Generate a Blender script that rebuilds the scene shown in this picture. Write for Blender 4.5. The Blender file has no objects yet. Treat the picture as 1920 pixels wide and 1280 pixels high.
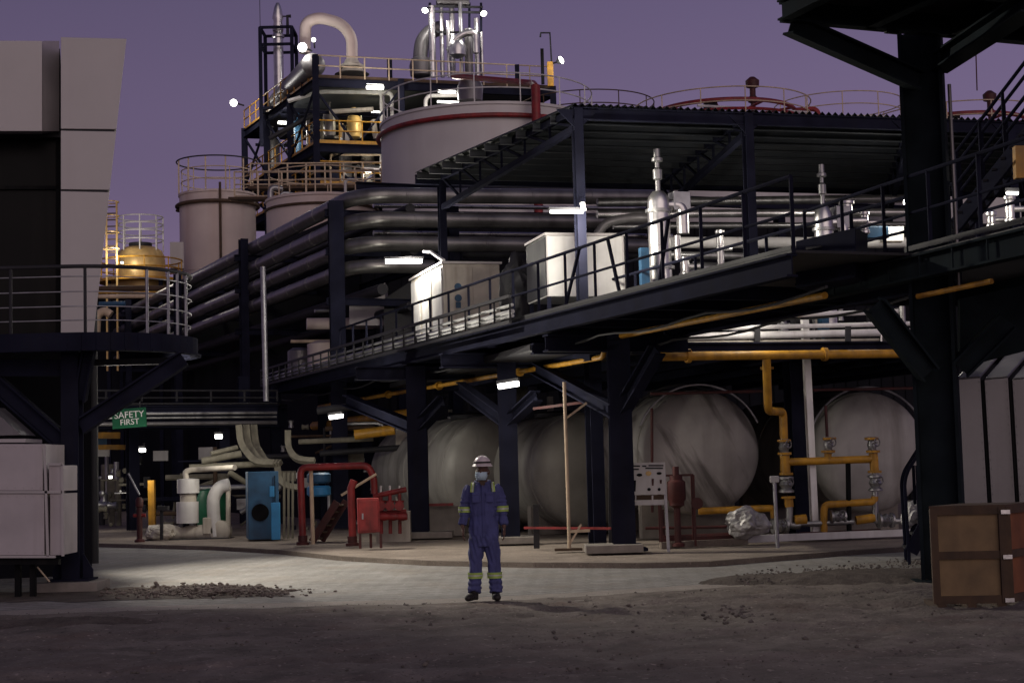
import bpy, bmesh, math, random
from mathutils import Vector, Matrix, noise
random.seed(7)
S = bpy.context.scene
COL = S.collection
V = Vector
# ------------------------------------------------------------------ camera
F, HORIZ, ROLL, CAMZ = 3000.0, 870.0, 0.026, 1.7
pit = math.atan((HORIZ - 640) / F)
fw = V((0, math.cos(pit), math.sin(pit)))
r0 = V((1, 0, 0)); u0 = r0.cross(fw)
cr, sr = math.cos(ROLL), math.sin(ROLL)
RT = r0 * cr - u0 * sr; UP = r0 * sr + u0 * cr
CAM = V((0, 0, CAMZ))
cd = bpy.data.cameras.new('camera'); cam = bpy.data.objects.new('camera', cd); COL.objects.link(cam)
cam.matrix_world = Matrix(((RT.x, UP.x, -fw.x, 0), (RT.y, UP.y, -fw.y, 0), (RT.z, UP.z, -fw.z, CAMZ), (0, 0, 0, 1)))
cd.sensor_width = 36; cd.lens = F / 1920 * 36; cd.clip_end = 3000
S.camera = cam

def P(px, py, Y):
    """the place seen at a pixel of the 1920x1280 photograph, Y metres away"""
    d = fw + RT * ((px - 960) / F) + UP * ((640 - py) / F)
    return CAM + d * (Y / d.y)
def G(px, py, z=0.0):
    d = fw + RT * ((px - 960) / F) + UP * ((640 - py) / F)
    return CAM + d * ((z - CAMZ) / d.z)
def AX(deg):
    a = math.radians(deg); return V((math.cos(a), math.sin(a), 0)), V((-math.sin(a), math.cos(a), 0))
Z = V((0, 0, 1))
def at_z(p, z): return V((p.x, p.y, z))

# ------------------------------------------------------------------ mesh builder
class MB:
    def __init__(s): s.v = []; s.f = []
    def add(s, vs, fs):
        n = len(s.v); s.v += [V(a) for a in vs]; s.f += [[i + n for i in f] for f in fs]; return s
    def obox(s, c, ax, ay, az):                      # centre and three half-axis vectors
        vs = [c + ax * i + ay * j + az * k for i in (-1, 1) for j in (-1, 1) for k in (-1, 1)]
        return s.add(vs, [(0, 1, 3, 2), (4, 6, 7, 5), (0, 4, 5, 1), (2, 3, 7, 6), (0, 2, 6, 4), (1, 5, 7, 3)])
    def box(s, c, sx, sy, sz, deg=0):
        v, u = AX(deg); return s.obox(V(c), v * (sx / 2), u * (sy / 2), Z * (sz / 2))
    def bar(s, p, q, w, h=None):                     # rectangular bar, w sideways, h upwards
        h = h or w; p = V(p); q = V(q); d = (q - p)
        L = d.length; d = d / L
        side = d.cross(Z)
        side = V((1, 0, 0)) if side.length < 1e-3 else side.normalized()
        up = side.cross(d)
        return s.obox((p + q) / 2, d * (L / 2), side * (w / 2), up * (h / 2))
    def ibeam(s, p, q, w, h, t=.03, side=None):      # I section: flanges w wide, h apart
        p = V(p); q = V(q); d = (q - p); L = d.length; d = d / L
        if side is None:
            side = d.cross(Z); side = V((1, 0, 0)) if side.length < 1e-3 else side.normalized()
        up = side.cross(d).normalized(); side = d.cross(up).normalized(); c = (p + q) / 2
        for k in (-1, 1): s.obox(c + up * k * (h / 2 - t / 2), d * (L / 2), side * (w / 2), up * (t / 2))
        return s.obox(c, d * (L / 2), side * (t * .35), up * (h / 2 - t - .001))
    def tube(s, pts, r, n=10, bend=0, cap=True, ry=None, up=None):
        pts = [V(p) for p in pts]
        if bend:
            out = [pts[0]]
            for a, b, c in zip(pts, pts[1:], pts[2:]):
                d1 = (a - b); d2 = (c - b); k = min(bend, d1.length * .49, d2.length * .49)
                d1.normalize(); d2.normalize()
                p0 = b + d1 * k; p2 = b + d2 * k
                for i in range(7):
                    t = i / 6; out.append(p0 * (1 - t) ** 2 + b * 2 * t * (1 - t) + p2 * t * t)
            out.append(pts[-1]); pts = out
        rs = r if isinstance(r, (list, tuple)) else [r] * len(pts)
        t0 = (pts[1] - pts[0]).normalized()
        ref = V(up) if up else (Z if abs(t0.z) < .9 else V((1, 0, 0)))
        nrm = (ref - t0 * ref.dot(t0)).normalized()
        vs = []; fs = []
        for i, p in enumerate(pts):
            if i == 0: t = t0
            elif i == len(pts) - 1: t = (pts[i] - pts[i - 1]).normalized()
            else: t = ((pts[i] - pts[i - 1]).normalized() + (pts[i + 1] - pts[i]).normalized()).normalized()
            nrm = (nrm - t * nrm.dot(t)).normalized(); b = t.cross(nrm)
            for k in range(n):
                a = 2 * math.pi * (k + .5) / n
                vs.append(p + nrm * math.cos(a) * rs[i] + b * math.sin(a) * (ry or 1) * rs[i])
        m = len(pts)
        for i in range(m - 1):
            for k in range(n):
                k2 = (k + 1) % n; fs.append((i * n + k, i * n + k2, (i + 1) * n + k2, (i + 1) * n + k))
        if cap: fs.append(tuple(range(n))[::-1]); fs.append(tuple((m - 1) * n + k for k in range(n)))
        return s.add(vs, fs)
    def lathe(s, prof, c, axis=Z, n=32, arc=None):   # prof = [(radius, height)...]
        c = V(c); axis = V(axis).normalized()
        ref = V((1, 0, 0)) if abs(axis.x) < .9 else V((0, 1, 0))
        a1 = (ref - axis * ref.dot(axis)).normalized(); a2 = axis.cross(a1)
        vs = []; fs = []
        for r, h in prof:
            for k in range(n):
                a = 2 * math.pi * k / n; vs.append(c + axis * h + (a1 * math.cos(a) + a2 * math.sin(a)) * max(r, 1e-4))
        for i in range(len(prof) - 1):
            for k in range(n):
                k2 = (k + 1) % n; fs.append((i * n + k, i * n + k2, (i + 1) * n + k2, (i + 1) * n + k))
        fs.append(tuple(range(n))[::-1]); fs.append(tuple((len(prof) - 1) * n + k for k in range(n)))
        return s.add(vs, fs)
    def ring(s, c, R, r, n=40, m=6, axis=Z, a0=0, a1=2 * math.pi, sq=1):
        full = abs(a1 - a0 - 2 * math.pi) < 1e-6; c = V(c)
        pts = [c + V((math.cos(a0 + (a1 - a0) * k / n) * R, math.sin(a0 + (a1 - a0) * k / n) * R, 0)) for k in range(n + 1)]
        return s.tube(pts, r, m, cap=not full)
    def prism(s, pts, d):                            # polygon pts pushed by vector d
        pts = [V(p) for p in pts]; d = V(d); n = len(pts)
        return s.add(pts + [p + d for p in pts], [tuple(range(n))[::-1], tuple(range(n, 2 * n))] + [(i, (i + 1) % n, n + (i + 1) % n, n + i) for i in range(n)])
    def build(s, name, m, parent=None, smooth=True, bevel=0):
        me = bpy.data.meshes.new(name)
        if parent is not None:
            o = V(ORG[parent.name])
        else:
            xs = [v.x for v in s.v]; ys = [v.y for v in s.v]; zs = [v.z for v in s.v]
            o = V(((min(xs) + max(xs)) / 2, (min(ys) + max(ys)) / 2, min(zs)))
        me.from_pydata([tuple(v - o) for v in s.v], [], s.f); me.update()
        bm = bmesh.new(); bm.from_mesh(me); bmesh.ops.recalc_face_normals(bm, faces=bm.faces)
        bm.to_mesh(me); bm.free()
        if smooth:
            me.shade_smooth(); me.set_sharp_from_angle(angle=math.radians(38))
        ob = bpy.data.objects.new(name, me); COL.objects.link(ob)
        me.materials.append(MAT[m] if isinstance(m, str) else m)
        if parent is not None: ob.parent = parent; ORG[ob.name] = ORG[parent.name]
        else: ob.location = o; ORG[ob.name] = tuple(o)
        if bevel:
            b = ob.modifiers.new('edge', 'BEVEL'); b.width = bevel; b.segments = 2; b.limit_method = 'ANGLE'
        return ob
ORG = {}
def tag(o, label, cat, group=None, kind=None):
    o['label'] = label; o['category'] = cat
    if group: o['group'] = group
    if kind: o['kind'] = kind
    return o
def T(name, label, cat, loc, group=None):
    o = bpy.data.objects.new(name, None); COL.objects.link(o); o.location = loc; o.empty_display_size = .3
    ORG[o.name] = tuple(loc); return tag(o, label, cat, group)
def struct(o):
    o['kind'] = 'structure'; return o
def dup(o, loc, parent=None):
    c = o.copy(); COL.objects.link(c)
    if parent is None: c.location = loc; ORG[c.name] = tuple(loc)
    else: c.parent = parent
    for ch in list(o.children): dup(ch, None, c)
    return c

# ------------------------------------------------------------------ materials
MAT = {}
def srgb(*c):
    return tuple(((x / 255) / 12.92 if x / 255 <= .04045 else ((x / 255 + .055) / 1.055) ** 2.4) for x in c)
def mat(name, col, rough=.6, metal=0., var=.3, scale=2.5, bump=.15, streak=.25, grime=(.05, .045, .04), fine=30, spec=.4):
    m = bpy.data.materials.new(name); m.use_nodes = True; nt = m.node_tree; N = nt.nodes; L = nt.links
    b = N['Principled BSDF']
    tc = N.new('ShaderNodeTexCoord')
    n1 = N.new('ShaderNodeTexNoise'); n1.inputs['Scale'].default_value = scale; n1.inputs['Detail'].default_value = 6
    L.new(tc.outputs['Object'], n1.inputs['Vector'])
    mp = N.new('ShaderNodeMapping'); mp.inputs['Scale'].default_value = (scale * 2.2, scale * 2.2, scale * .12)
    n2 = N.new('ShaderNodeTexNoise'); n2.inputs['Scale'].default_value = 1; n2.inputs['Detail'].default_value = 4
    L.new(tc.outputs['Object'], mp.inputs['Vector']); L.new(mp.outputs['Vector'], n2.inputs['Vector'])
    r1 = N.new('ShaderNodeMapRange'); r1.inputs[1].default_value = .3; r1.inputs[2].default_value = .72
    r1.inputs[3].default_value = 1 - var; r1.inputs[4].default_value = 1 + var * .4
    L.new(n1.outputs['Fac'], r1.inputs['Value'])
    mul = N.new('ShaderNodeMix'); mul.data_type = 'RGBA'; mul.blend_type = 'MULTIPLY'; mul.inputs[0].default_value = 1
    mul.inputs[6].default_value = (*col, 1); L.new(r1.outputs['Result'], mul.inputs[7])
    r2 = N.new('ShaderNodeMapRange'); r2.inputs[1].default_value = .5; r2.inputs[2].default_value = .78
    r2.inputs[3].default_value = 0; r2.inputs[4].default_value = streak
    L.new(n2.outputs['Fac'], r2.inputs['Value'])
    mx = N.new('ShaderNodeMix'); mx.data_type = 'RGBA'; mx.inputs[7].default_value = (*grime, 1)
    L.new(r2.outputs['Result'], mx.inputs[0]); L.new(mul.outputs[2], mx.inputs[6]); L.new(mx.outputs[2], b.inputs['Base Color'])
    rr = N.new('ShaderNodeMapRange'); rr.inputs[3].default_value = max(.05, rough - .12); rr.inputs[4].default_value = min(1, rough + .15)
    L.new(n1.outputs['Fac'], rr.inputs['Value']); L.new(rr.outputs['Result'], b.inputs['Roughness'])
    b.inputs['Metallic'].default_value = metal; b.inputs['Specular IOR Level'].default_value = spec
    if bump:
        n3 = N.new('ShaderNodeTexNoise'); n3.inputs['Scale'].default_value = fine; n3.inputs['Detail'].default_value = 3
        L.new(tc.outputs['Object'], n3.inputs['Vector'])
        bp = N.new('ShaderNodeBump'); bp.inputs['Strength'].default_value = bump; bp.inputs['Distance'].default_value = .01
        L.new(n3.outputs['Fac'], bp.inputs['Height']); L.new(bp.outputs['Normal'], b.inputs['Normal'])
    MAT[name] = m; return m
mat('navy', (.016, .017, .031), .8, 0, .35, 2, .1, .3, (.018, .016, .014), spec=.02)
mat('navy_green', (.016, .022, .026), .8, 0, .4, 2, .1, .3, (.016, .014, .013), spec=.02)
mat('blackish', (.007, .007, .008), .7, 0, .4, 2, .1, spec=.1)
mat('charcoal', (.030, .030, .034), .6, 0, .35, 2, .1, spec=.2)
mat('galv', (.34, .34, .36), .42, .75, .35, 4, .1, .2)
mat('silver', (.62, .61, .6), .3, .9, .3, 3, .12, .25, (.2, .18, .16))
mat('dull_silver', (.36, .36, .36), .38, .8, .4, 2.4, .15, .4, (.1, .09, .08))
mat('white', (.62, .61, .59), .5, 0, .2, 2, .06, .4, (.27, .23, .19))
mat('cream', (.48, .44, .37), .6, 0, .3, 2.5, .1, .5, (.18, .14, .10))
mat('white_paint', (.80, .78, .77), .5, 0, .15, 3, .08, .4, (.4, .34, .29))
mat('tank_grey_dim', (.34, .33, .295), .5, .05, .35, 1.1, .08, .7, (.07, .062, .052))  # tank grey darkened to carry the shade on the left tanks
mat('tank_white', (.56, .54, .52), .5, 0, .12, .5, .03, .3, (.32, .26, .23), 8)
mat('tank_grey', (.40, .385, .365), .5, .05, .35, 1.1, .08, .8, (.12, .105, .09))
mat('panel_grey', (.43, .403, .395), .45, .05, .12, .8, .03, .28, (.27, .235, .22), 60)
mat('ahu_panel', (.46, .42, .425), .5, .05, .2, 1.4, .05, .45, (.24, .20, .18), 60)
mat('clad', (.18, .172, .175), .38, .4, .25, 1.5, .1, .45, (.07, .062, .058))
mat('yellow', (.50, .25, .022), .5, 0, .45, 4, .12, .6, (.17, .085, .03))
mat('pale_yellow', (.62, .42, .16), .4, .2, .3, 2, .06, .3, (.3, .2, .08))
mat('red', (.25, .022, .022), .5, 0, .5, 4, .12, .5, (.06, .022, .018))
mat('dark_red', (.066, .013, .012), .6, 0, .5, 4, .1, .5, (.035, .018, .016))
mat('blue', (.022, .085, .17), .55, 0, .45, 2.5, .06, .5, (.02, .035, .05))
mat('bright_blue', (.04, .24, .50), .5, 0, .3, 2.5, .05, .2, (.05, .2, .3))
mat('green', (.008, .10, .045), .5, 0, .2, 3, .03, .1)
mat('olive_lag', (.15, .138, .105), .8, 0, .35, 5, .5, .4, (.08, .07, .05), 18)
mat('concrete', (.24, .215, .19), .9, 0, .35, 2.2, .5, .35, (.1, .085, .07))
mat('rust_wood', (.075, .045, .026), .8, 0, .4, 5, .3, .4, (.03, .02, .015))
mat('plywood', (.21, .14, .07), .75, 0, .35, 3.2, .25, .3, (.1, .06, .035), 22)
mat('plywood_lit', (.21, .075, .03), .75, 0, .35, 3.2, .25, .3, (.1, .04, .02), 22)  # plywood copy with the redder light on the crate side put in
mat('foil', (.42, .41, .40), .5, .3, .4, 6, .9, .4, (.08, .07, .06), 12)
mat('glass_dark', (.004, .004, .0045), .3, 0, .3, 1, .02, spec=.06)
mat('rubble', (.165, .135, .115), .95, 0, .5, 7, .6, .2)
mat('stone', (.15, .13, .115), .95, 0, .5, 7, .5, .1)
mat('lettering_white', (.7, .7, .68), .6, 0, .1)
mat('roofing', (.022, .025, .025), .6, 0, .35, 1.5, .08, .35, (.015, .015, .012), spec=.1)
mat('pole_beige', (.55, .43, .30), .6, 0, .3, 3, .1, .3, (.2, .14, .09))
mat('skin', (.105, .052, .035), .55, 0, .15, 20, .05, 0)
mat('coverall', (.070, .077, .205), .85, 0, .3, 7, .35, .4, (.028, .028, .085), 90)
mat('mask', (.42, .55, .62), .8, 0, .12, 30, .1, 0)
mat('helmet', (.62, .54, .53), .35, 0, .1, 8, .02, .1)
mat('boot', (.018, .015, .013), .6, 0, .3, 20, .2)
mat('reflective', (.34, .47, .10), .6, 0, .2, 20, .1, .15, (.2, .2, .1))
mat('reflect_silver', (.5, .52, .45), .4, .2, .2, 20, .1, .1)
mat('steel_interior', (.022, .025, .032), .55, 0, .4, 1, .05, .3)
mat('wall_shade', (.010, .0105, .014), .8, 0, .5, .6, .05, .4, (.01, .008, .007), spec=.1)  # near-black standing in for deep shade behind the rack and under the balcony
mat('rack_metal', (.215, .21, .20), .34, .75, .4, 1.2, .12, .45, (.05, .045, .04))
mat('pink_tank', (.56, .47, .43), .55, 0, .15, .6, .03, .4, (.36, .22, .17))
# stains running diagonally down one tank head
sm0 = mat('tank_stained', (.42, .40, .38), .5, .05, .35, 1.1, .08, .5, (.12, .105, .09))
nt = sm0.node_tree; bs = nt.nodes['Principled BSDF']; src = bs.inputs['Base Color'].links[0].from_socket
tc = nt.nodes.new('ShaderNodeTexCoord'); m0 = nt.nodes.new('ShaderNodeMapping'); m0.inputs['Rotation'].default_value = (0, math.radians(30), 0); mp = nt.nodes.new('ShaderNodeMapping'); mp.inputs['Scale'].default_value = (3.2, 1, .4)
nz = nt.nodes.new('ShaderNodeTexNoise'); nz.inputs['Scale'].default_value = 1.3; nz.inputs['Detail'].default_value = 5
nt.links.new(tc.outputs['Object'], m0.inputs['Vector']); nt.links.new(m0.outputs['Vector'], mp.inputs['Vector']); nt.links.new(mp.outputs['Vector'], nz.inputs['Vector'])
rg = nt.nodes.new('ShaderNodeMapRange'); rg.inputs[1].default_value = .5; rg.inputs[2].default_value = .64; rg.inputs[4].default_value = .8
nt.links.new(nz.outputs['Fac'], rg.inputs['Value'])
mx = nt.nodes.new('ShaderNodeMix'); mx.data_type = 'RGBA'; mx.inputs[7].default_value = (.09, .08, .072, 1)
nt.links.new(rg.outputs['Result'], mx.inputs[0]); nt.links.new(src, mx.inputs[6]); nt.links.new(mx.outputs[2], bs.inputs['Base Color'])
def emis(name, col, s):
    m = bpy.data.materials.new(name); m.use_nodes = True; nt = m.node_tree
    b = nt.nodes['Principled BSDF']; b.inputs['Base Color'].default_value = (.8, .8, .8, 1)
    b.inputs['Emission Color'].default_value = (*col, 1); b.inputs['Emission Strength'].default_value = s
    m.cycles.emission_sampling = 'NONE'
    MAT[name] = m
emis('lamp_white', (1, .97, .9), 7)

def ground_mat(name, base, dark, scale, bump, stain=None, brick=False, rough=.95):
    m = bpy.data.materials.new(name); m.use_nodes = True; nt = m.node_tree; N = nt.nodes; L = nt.links; b = N['Principled BSDF']
    geo = N.new('ShaderNodeNewGeometry')
    def nz(sc, det=8, rg=.6):
        n = N.new('ShaderNodeTexNoise'); n.inputs['Scale'].default_value = sc; n.inputs['Detail'].default_value = det; n.inputs['Roughness'].default_value = rg
        L.new(geo.outputs['Position'], n.inputs['Vector']); return n
    def mix(fac, a, c, mode='MIX'):
        x = N.new('ShaderNodeMix'); x.data_type = 'RGBA'; x.blend_type = mode
        for sock, val in ((0, fac), (6, a), (7, c)):
            if hasattr(val, 'links'): L.new(val, x.inputs[sock])
            elif sock == 0: x.inputs[0].default_value = val
            else: x.inputs[sock].default_value = (*val, 1)
        return x.outputs[2]
    def rng(v, a, c, lo=0, hi=1):
        r = N.new('ShaderNodeMapRange'); r.inputs[1].default_value = a; r.inputs[2].default_value = c; r.inputs[3].default_value = lo; r.inputs[4].default_value = hi
        L.new(v, r.inputs['Value']); return r.outputs['Result']
    big = nz(.45, 5); mid = nz(scale, 8, .7); fine = nz(scale * 7, 4, .7)
    c = mix(rng(mid.outputs['Fac'], .35, .68), dark, base)
    c = mix(rng(big.outputs['Fac'], .42, .64, 0, .55), c, tuple(x * .62 for x in base))
    if stain: 
        s2 = nz(.8, 5); c = mix(rng(s2.outputs['Fac'], .56, .72, 0, .6), c, stain)
    h = fine.outputs['Fac']
    if brick:
        br = N.new('ShaderNodeTexBrick'); br.inputs['Scale'].default_value = 1; br.offset = .5
        br.inputs['Brick Width'].default_value = .34; br.inputs['Row Height'].default_value = .24; br.inputs['Mortar Size'].default_value = .018
        br.inputs['Color1'].default_value = (1, 1, 1, 1); br.inputs['Color2'].default_value = (.86, .86, .86, 1); br.inputs['Mortar'].default_value = (.48, .45, .42, 1)
        mp = N.new('ShaderNodeMapping'); mp.inputs['Rotation'].default_value = (0, 0, math.radians(38))
        L.new(geo.outputs['Position'], mp.inputs['Vector']); L.new(mp.outputs['Vector'], br.inputs['Vector'])
        c = mix(.7, c, br.outputs['Color'], 'MULTIPLY')
        dust = nz(.7, 6, .65); c = mix(rng(dust.outputs['Fac'], .5, .68, 0, .6), c, (.21, .18, .15))
        sp = nz(9, 3, .6); c = mix(rng(sp.outputs['Fac'], .56, .68, 0, .5), c, (.13, .115, .10)); sp2 = nz(13, 2, .5); c = mix(rng(sp2.outputs['Fac'], .62, .7, 0, .4), c, (.5, .48, .45))
    else:
        pep = nz(scale * 16, 2, .5); c = mix(rng(pep.outputs['Fac'], .62, .72, 0, .7), c, tuple(x * .3 for x in dark))
        vo = nz(scale * 11, 2, .5); c = mix(rng(vo.outputs['Fac'], .64, .74, 0, .5), c, tuple(min(1, x * 1.9) for x in base))
    L.new(c, b.inputs['Base Color']); b.inputs['Roughness'].default_value = rough
    b.inputs['Specular IOR Level'].default_value = .2
    bp = N.new('ShaderNodeBump'); bp.inputs['Strength'].default_value = bump; bp.inputs['Distance'].default_value = .04
    L.new(h, bp.inputs['Height']); L.new(bp.outputs['Normal'], b.inputs['Normal'])
    MAT[name] = m
ground_mat('dirt', (.25, .215, .186), (.098, .083, .072), 1.4, 1, stain=(.15, .10, .08))
ground_mat('gravel_dark', (.15, .125, .108), (.07, .058, .05), 3, 1)
ground_mat('paving', (.315, .305, .29), (.19, .183, .173), 1.2, .3, brick=True, rough=.8)
ground_mat('edge_concrete', (.36, .325, .29), (.24, .21, .185), 2, .4)
ground_mat('apron_concrete', (.30, .252, .212), (.17, .14, .115), 1.3, .4)
ground_mat('kerb_stone', (.22, .185, .155), (.13, .108, .09), 2, .4)

# ------------------------------------------------------------------ sky and light
w = bpy.data.worlds.new('World'); S.world = w; w.use_nodes = True; nt = w.node_tree; N = nt.nodes; L = nt.links
bg = N['Background']; tc = N.new('ShaderNodeTexCoord'); sx = N.new('ShaderNodeSeparateXYZ'); L.new(tc.outputs['Generated'], sx.inputs[0])
rp = N.new('ShaderNodeValToRGB'); rp.color_ramp.interpolation = 'EASE'
els = rp.color_ramp.elements
els[0].position = 0; els[0].color = (*srgb(138, 117, 143), 1)
els[1].position = 1; els[1].color = (*srgb(48, 46, 76), 1)
for p, c in ((.10, (121, 104, 136)), (.20, (108, 94, 126)), (.32, (96, 85, 117)), (.6, (66, 62, 95))):
    e = els.new(p); e.color = (*srgb(*c), 1)
L.new(sx.outputs['Z'], rp.inputs['Fac'])
ax = N.new('ShaderNodeMapRange'); ax.inputs[1].default_value = -.32; ax.inputs[2].default_value = .3; ax.inputs[3].default_value = .80; ax.inputs[4].default_value = 1.08
L.new(sx.outputs['X'], ax.inputs['Value'])
sky = N.new('ShaderNodeTexSky'); sky.sky_type = 'NISHITA'; sky.sun_disc = False
SUN_EL, SUN_AZ = math.radians(17), math.radians(170)
sky.sun_elevation = math.radians(1.0); sky.sun_rotation = SUN_AZ
m1 = N.new('ShaderNodeMix'); m1.data_type = 'RGBA'; m1.blend_type = 'MULTIPLY'; m1.inputs[0].default_value = 1
L.new(rp.outputs['Color'], m1.inputs[6]); L.new(ax.outputs['Result'], m1.inputs[7])
m2 = N.new('ShaderNodeMix'); m2.data_type = 'RGBA'; m2.blend_type = 'ADD'; m2.inputs[0].default_value = .004
L.new(m1.outputs[2], m2.inputs[6]); L.new(sky.outputs['Color'], m2.inputs[7])
L.new(m2.outputs[2], bg.inputs['Color']); bg.inputs['Strength'].default_value = 1.0
sl = bpy.data.lights.new('afterglow', 'SUN'); sl.energy = .78; sl.angle = math.radians(60); sl.color = (1, .84, .76)
so = bpy.data.objects.new('afterglow', sl); COL.objects.link(so)
sd = V((-math.sin(math.radians(18)) * math.cos(SUN_EL), math.cos(math.radians(18)) * math.cos(SUN_EL), -math.sin(SUN_EL)))
so.rotation_euler = sd.to_track_quat('-Z', 'Y').to_euler()
S.view_settings.view_transform = 'Standard'; S.view_settings.look = 'None'; S.view_settings.exposure = 0; S.view_settings.gamma = 1
S.render.engine = 'CYCLES'; S.cycles.use_denoising = True; S.cycles.max_bounces = 6; S.cycles.sample_clamp_indirect = 4
S.cycles.use_light_tree = True

def spot_light(parent, loc, target, watts, cone, size=.15, col=(1, .93, .80)):
    l = bpy.data.lights.new('beam', 'SPOT'); l.energy = watts; l.shadow_soft_size = size; l.color = col; l.spot_size = math.radians(cone); l.spot_blend = .6
    o = bpy.data.objects.new('beam', l); COL.objects.link(o); o.parent = parent; o.location = V(loc) - V(ORG[parent.name])
    o.rotation_euler = (V(target) - V(loc)).to_track_quat('-Z', 'Y').to_euler(); return o
def point_light(parent, loc, watts, size=.15, col=(1, .95, .86)):
    l = bpy.data.lights.new('glow', 'POINT'); l.energy = watts; l.shadow_soft_size = size; l.color = col
    o = bpy.data.objects.new('glow', l); COL.objects.link(o); o.parent = parent; o.location = V(loc) - V(ORG[parent.name])
    return o
# ================================================================== GROUND
def gpoly(name, m, px, z=0.0, thick=None, rough=0):
    pts = [at_z(G(a, b), z) for a, b in px]
    if rough:                                        # ragged outline
        out = []
        for a, b in zip(pts, pts[1:] + pts[:1]):
            n = max(2, int((b - a).length / .12)); d = V((b.y - a.y, a.x - b.x, 0)).normalized()
            for i in range(n):
                s = a.lerp(b, i / n); out.append(s + d * rough * (noise.noise((s.x * 1.6, s.y * 1.6, 3)) + .5 * noise.noise((s.x * 6, s.y * 6, 7))))
        pts = out
    mb = MB()
    if thick: mb.prism([at_z(p, z - thick) for p in pts], Z * thick)
    else: mb.add(pts, [tuple(range(len(pts)))])
    return struct(mb.build(name, m, None, smooth=False))
mb = MB(); mb.add([V((-900, -60, -.03)), V((900, -60, -.03)), V((900, 1500, -.03)), V((-900, 1500, -.03))], [(0, 1, 2, 3)])
struct(mb.build('ground', 'dirt', None, False))
# uneven dirt yard in front, a real relief
mb = MB(); nx, ny = 210, 150; x0, x1, y0, y1 = -9, 9, 6.5, 24.5
edge_px = [(-260, 1168), (0, 1154), (300, 1145), (860, 1131), (1100, 1119), (1400, 1099), (1600, 1084), (1800, 1066), (2200, 1040)]
EDGE = [G(a, b) for a, b in edge_px]
def edge_y(x):
    for a, b in zip(EDGE, EDGE[1:]):
        if a.x <= x <= b.x: return a.y + (b.y - a.y) * (x - a.x) / (b.x - a.x)
    return EDGE[0].y if x < EDGE[0].x else EDGE[-1].y
for j in range(ny + 1):
    for i in range(nx + 1):
        x = x0 + (x1 - x0) * i / nx; e = edge_y(x) + .20 * noise.noise((x * 1.1, 0, 5)) + .12 * noise.noise((x * 4, 0, 9)) + .05 * noise.noise((x * 13, 0, 2))
        y = y0 + (e - y0) * j / ny
        h = .035 * noise.noise((x * .9, y * .6, 1)) + .030 * noise.noise((x * 3, y * 2.5, 2)) + .017 * noise.noise((x * 9, y * 9, 3))
        for rc in (-1.9, -.3, 2.6, 4.3):                 # wheel ruts running across the yard
            d_ = (y - (15.2 + rc * .9)) - .22 * x - .5 * math.sin(x * .35 + rc); h -= .035 * math.exp(-(d_ / .16) ** 2) - .016 * math.exp(-((abs(d_) - .3) / .1) ** 2)
        k = min(1, (e - y) / .5); z = .012 + (h + .012) * k
        mb.v.append(V((x, y, z)))
for j in range(ny):
    for i in range(nx):
        a = j * (nx + 1) + i; mb.f.append([a, a + 1, a + nx + 2, a + nx + 1])
struct(mb.build('dirt_yard', 'dirt'))
kerb_px = [(-260, 1018), (150, 1024), (400, 1031), (520, 1038), (640, 1051), (800, 1060), (1000, 1064), (1200, 1065), (1330, 1062), (1450, 1052), (1600, 1040), (1760, 1030), (2200, 1004)]
struct(MB().add([at_z(G(a, b), .0) for a, b in edge_px] + [at_z(G(a, b), .0) for a, b in kerb_px[::-1]], [tuple(range(len(edge_px) + len(kerb_px)))]).build('road', 'paving', None, False))
mb = MB()
for (a, b), (c, d) in zip(edge_px, edge_px[1:]):
    n = 8
    for i in range(n):
        p = [G(a + (c - a) * (i + k) / n, b + (d - b) * (i + k) / n) for k in (0, 1)]
        q = [V((v.x, v.y + .75 + .05 * noise.noise((v.x * 3, 1, 1)), 0)) for v in p]; p = [V((v.x, v.y - .5, 0)) for v in p]
        k0 = len(mb.v); mb.v += [at_z(v, .005) for v in (p[0], p[1], q[1], q[0])]; mb.f.append([k0, k0 + 1, k0 + 2, k0 + 3])
struct(mb.build('road_edging', 'edge_concrete', None, False))
KG = [G(a, b) for a, b in kerb_px]
mb = MB()
for a, b in zip(KG, KG[1:]): mb.prism([at_z(a, 0), at_z(b, 0), at_z(b, 0) + V((0, .18, 0)), at_z(a, 0) + V((0, .18, 0))], Z * .085)
struct(mb.build('kerb', 'kerb_stone', None, False))
pts = [v + V((0, .182, 0)) for v in KG] + [V((60, 120, 0)), V((-60, 120, 0))]
struct(MB().prism([at_z(v, 0.0) for v in pts], Z * .08).build('apron', 'apron_concrete', None, False))
# dirt island with rubble at the left, dark patches
gpoly('dirt_patch', 'gravel_dark', [(-200, 1132), (-200, 1116), (60, 1108), (260, 1100), (400, 1103), (500, 1110), (545, 1117), (380, 1122), (200, 1126)], .006, rough=.3)
def mound(name, m, px, py, rx, ry, h, seed):        # low uneven heap that dies out into the ground
    c = G(px, py); mb = MB(); n1_, n2_ = 90, 40
    for j in range(n2_ + 1):
        for i in range(n1_ + 1):
            u_, v_ = -1.25 + 2.5 * i / n1_, -1.25 + 2.5 * j / n2_; x, y = c.x + u_ * rx, c.y + v_ * ry
            d_ = math.hypot(u_, v_) + .35 * noise.noise((x * 1.1, y * 1.1, seed)) + .12 * noise.noise((x * 5, y * 5, seed))
            z = h * max(-.6, 1 - d_ * d_) + .03 * noise.noise((x * 7, y * 7, seed)) * (1 if d_ < 1.1 else 0); mb.v.append(V((x, y, z if d_ < 1.0 else min(z, -.02))))
    for j in range(n2_):
        for i in range(n1_): k = j * (n1_ + 1) + i; mb.f.append([k, k + 1, k + n1_ + 2, k + n1_ + 1])
    return struct(mb.build(name, m))
mound('dirt_mound', 'gravel_dark', 1640, 1086, 2.3, 1.3, .13, 4)
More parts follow.
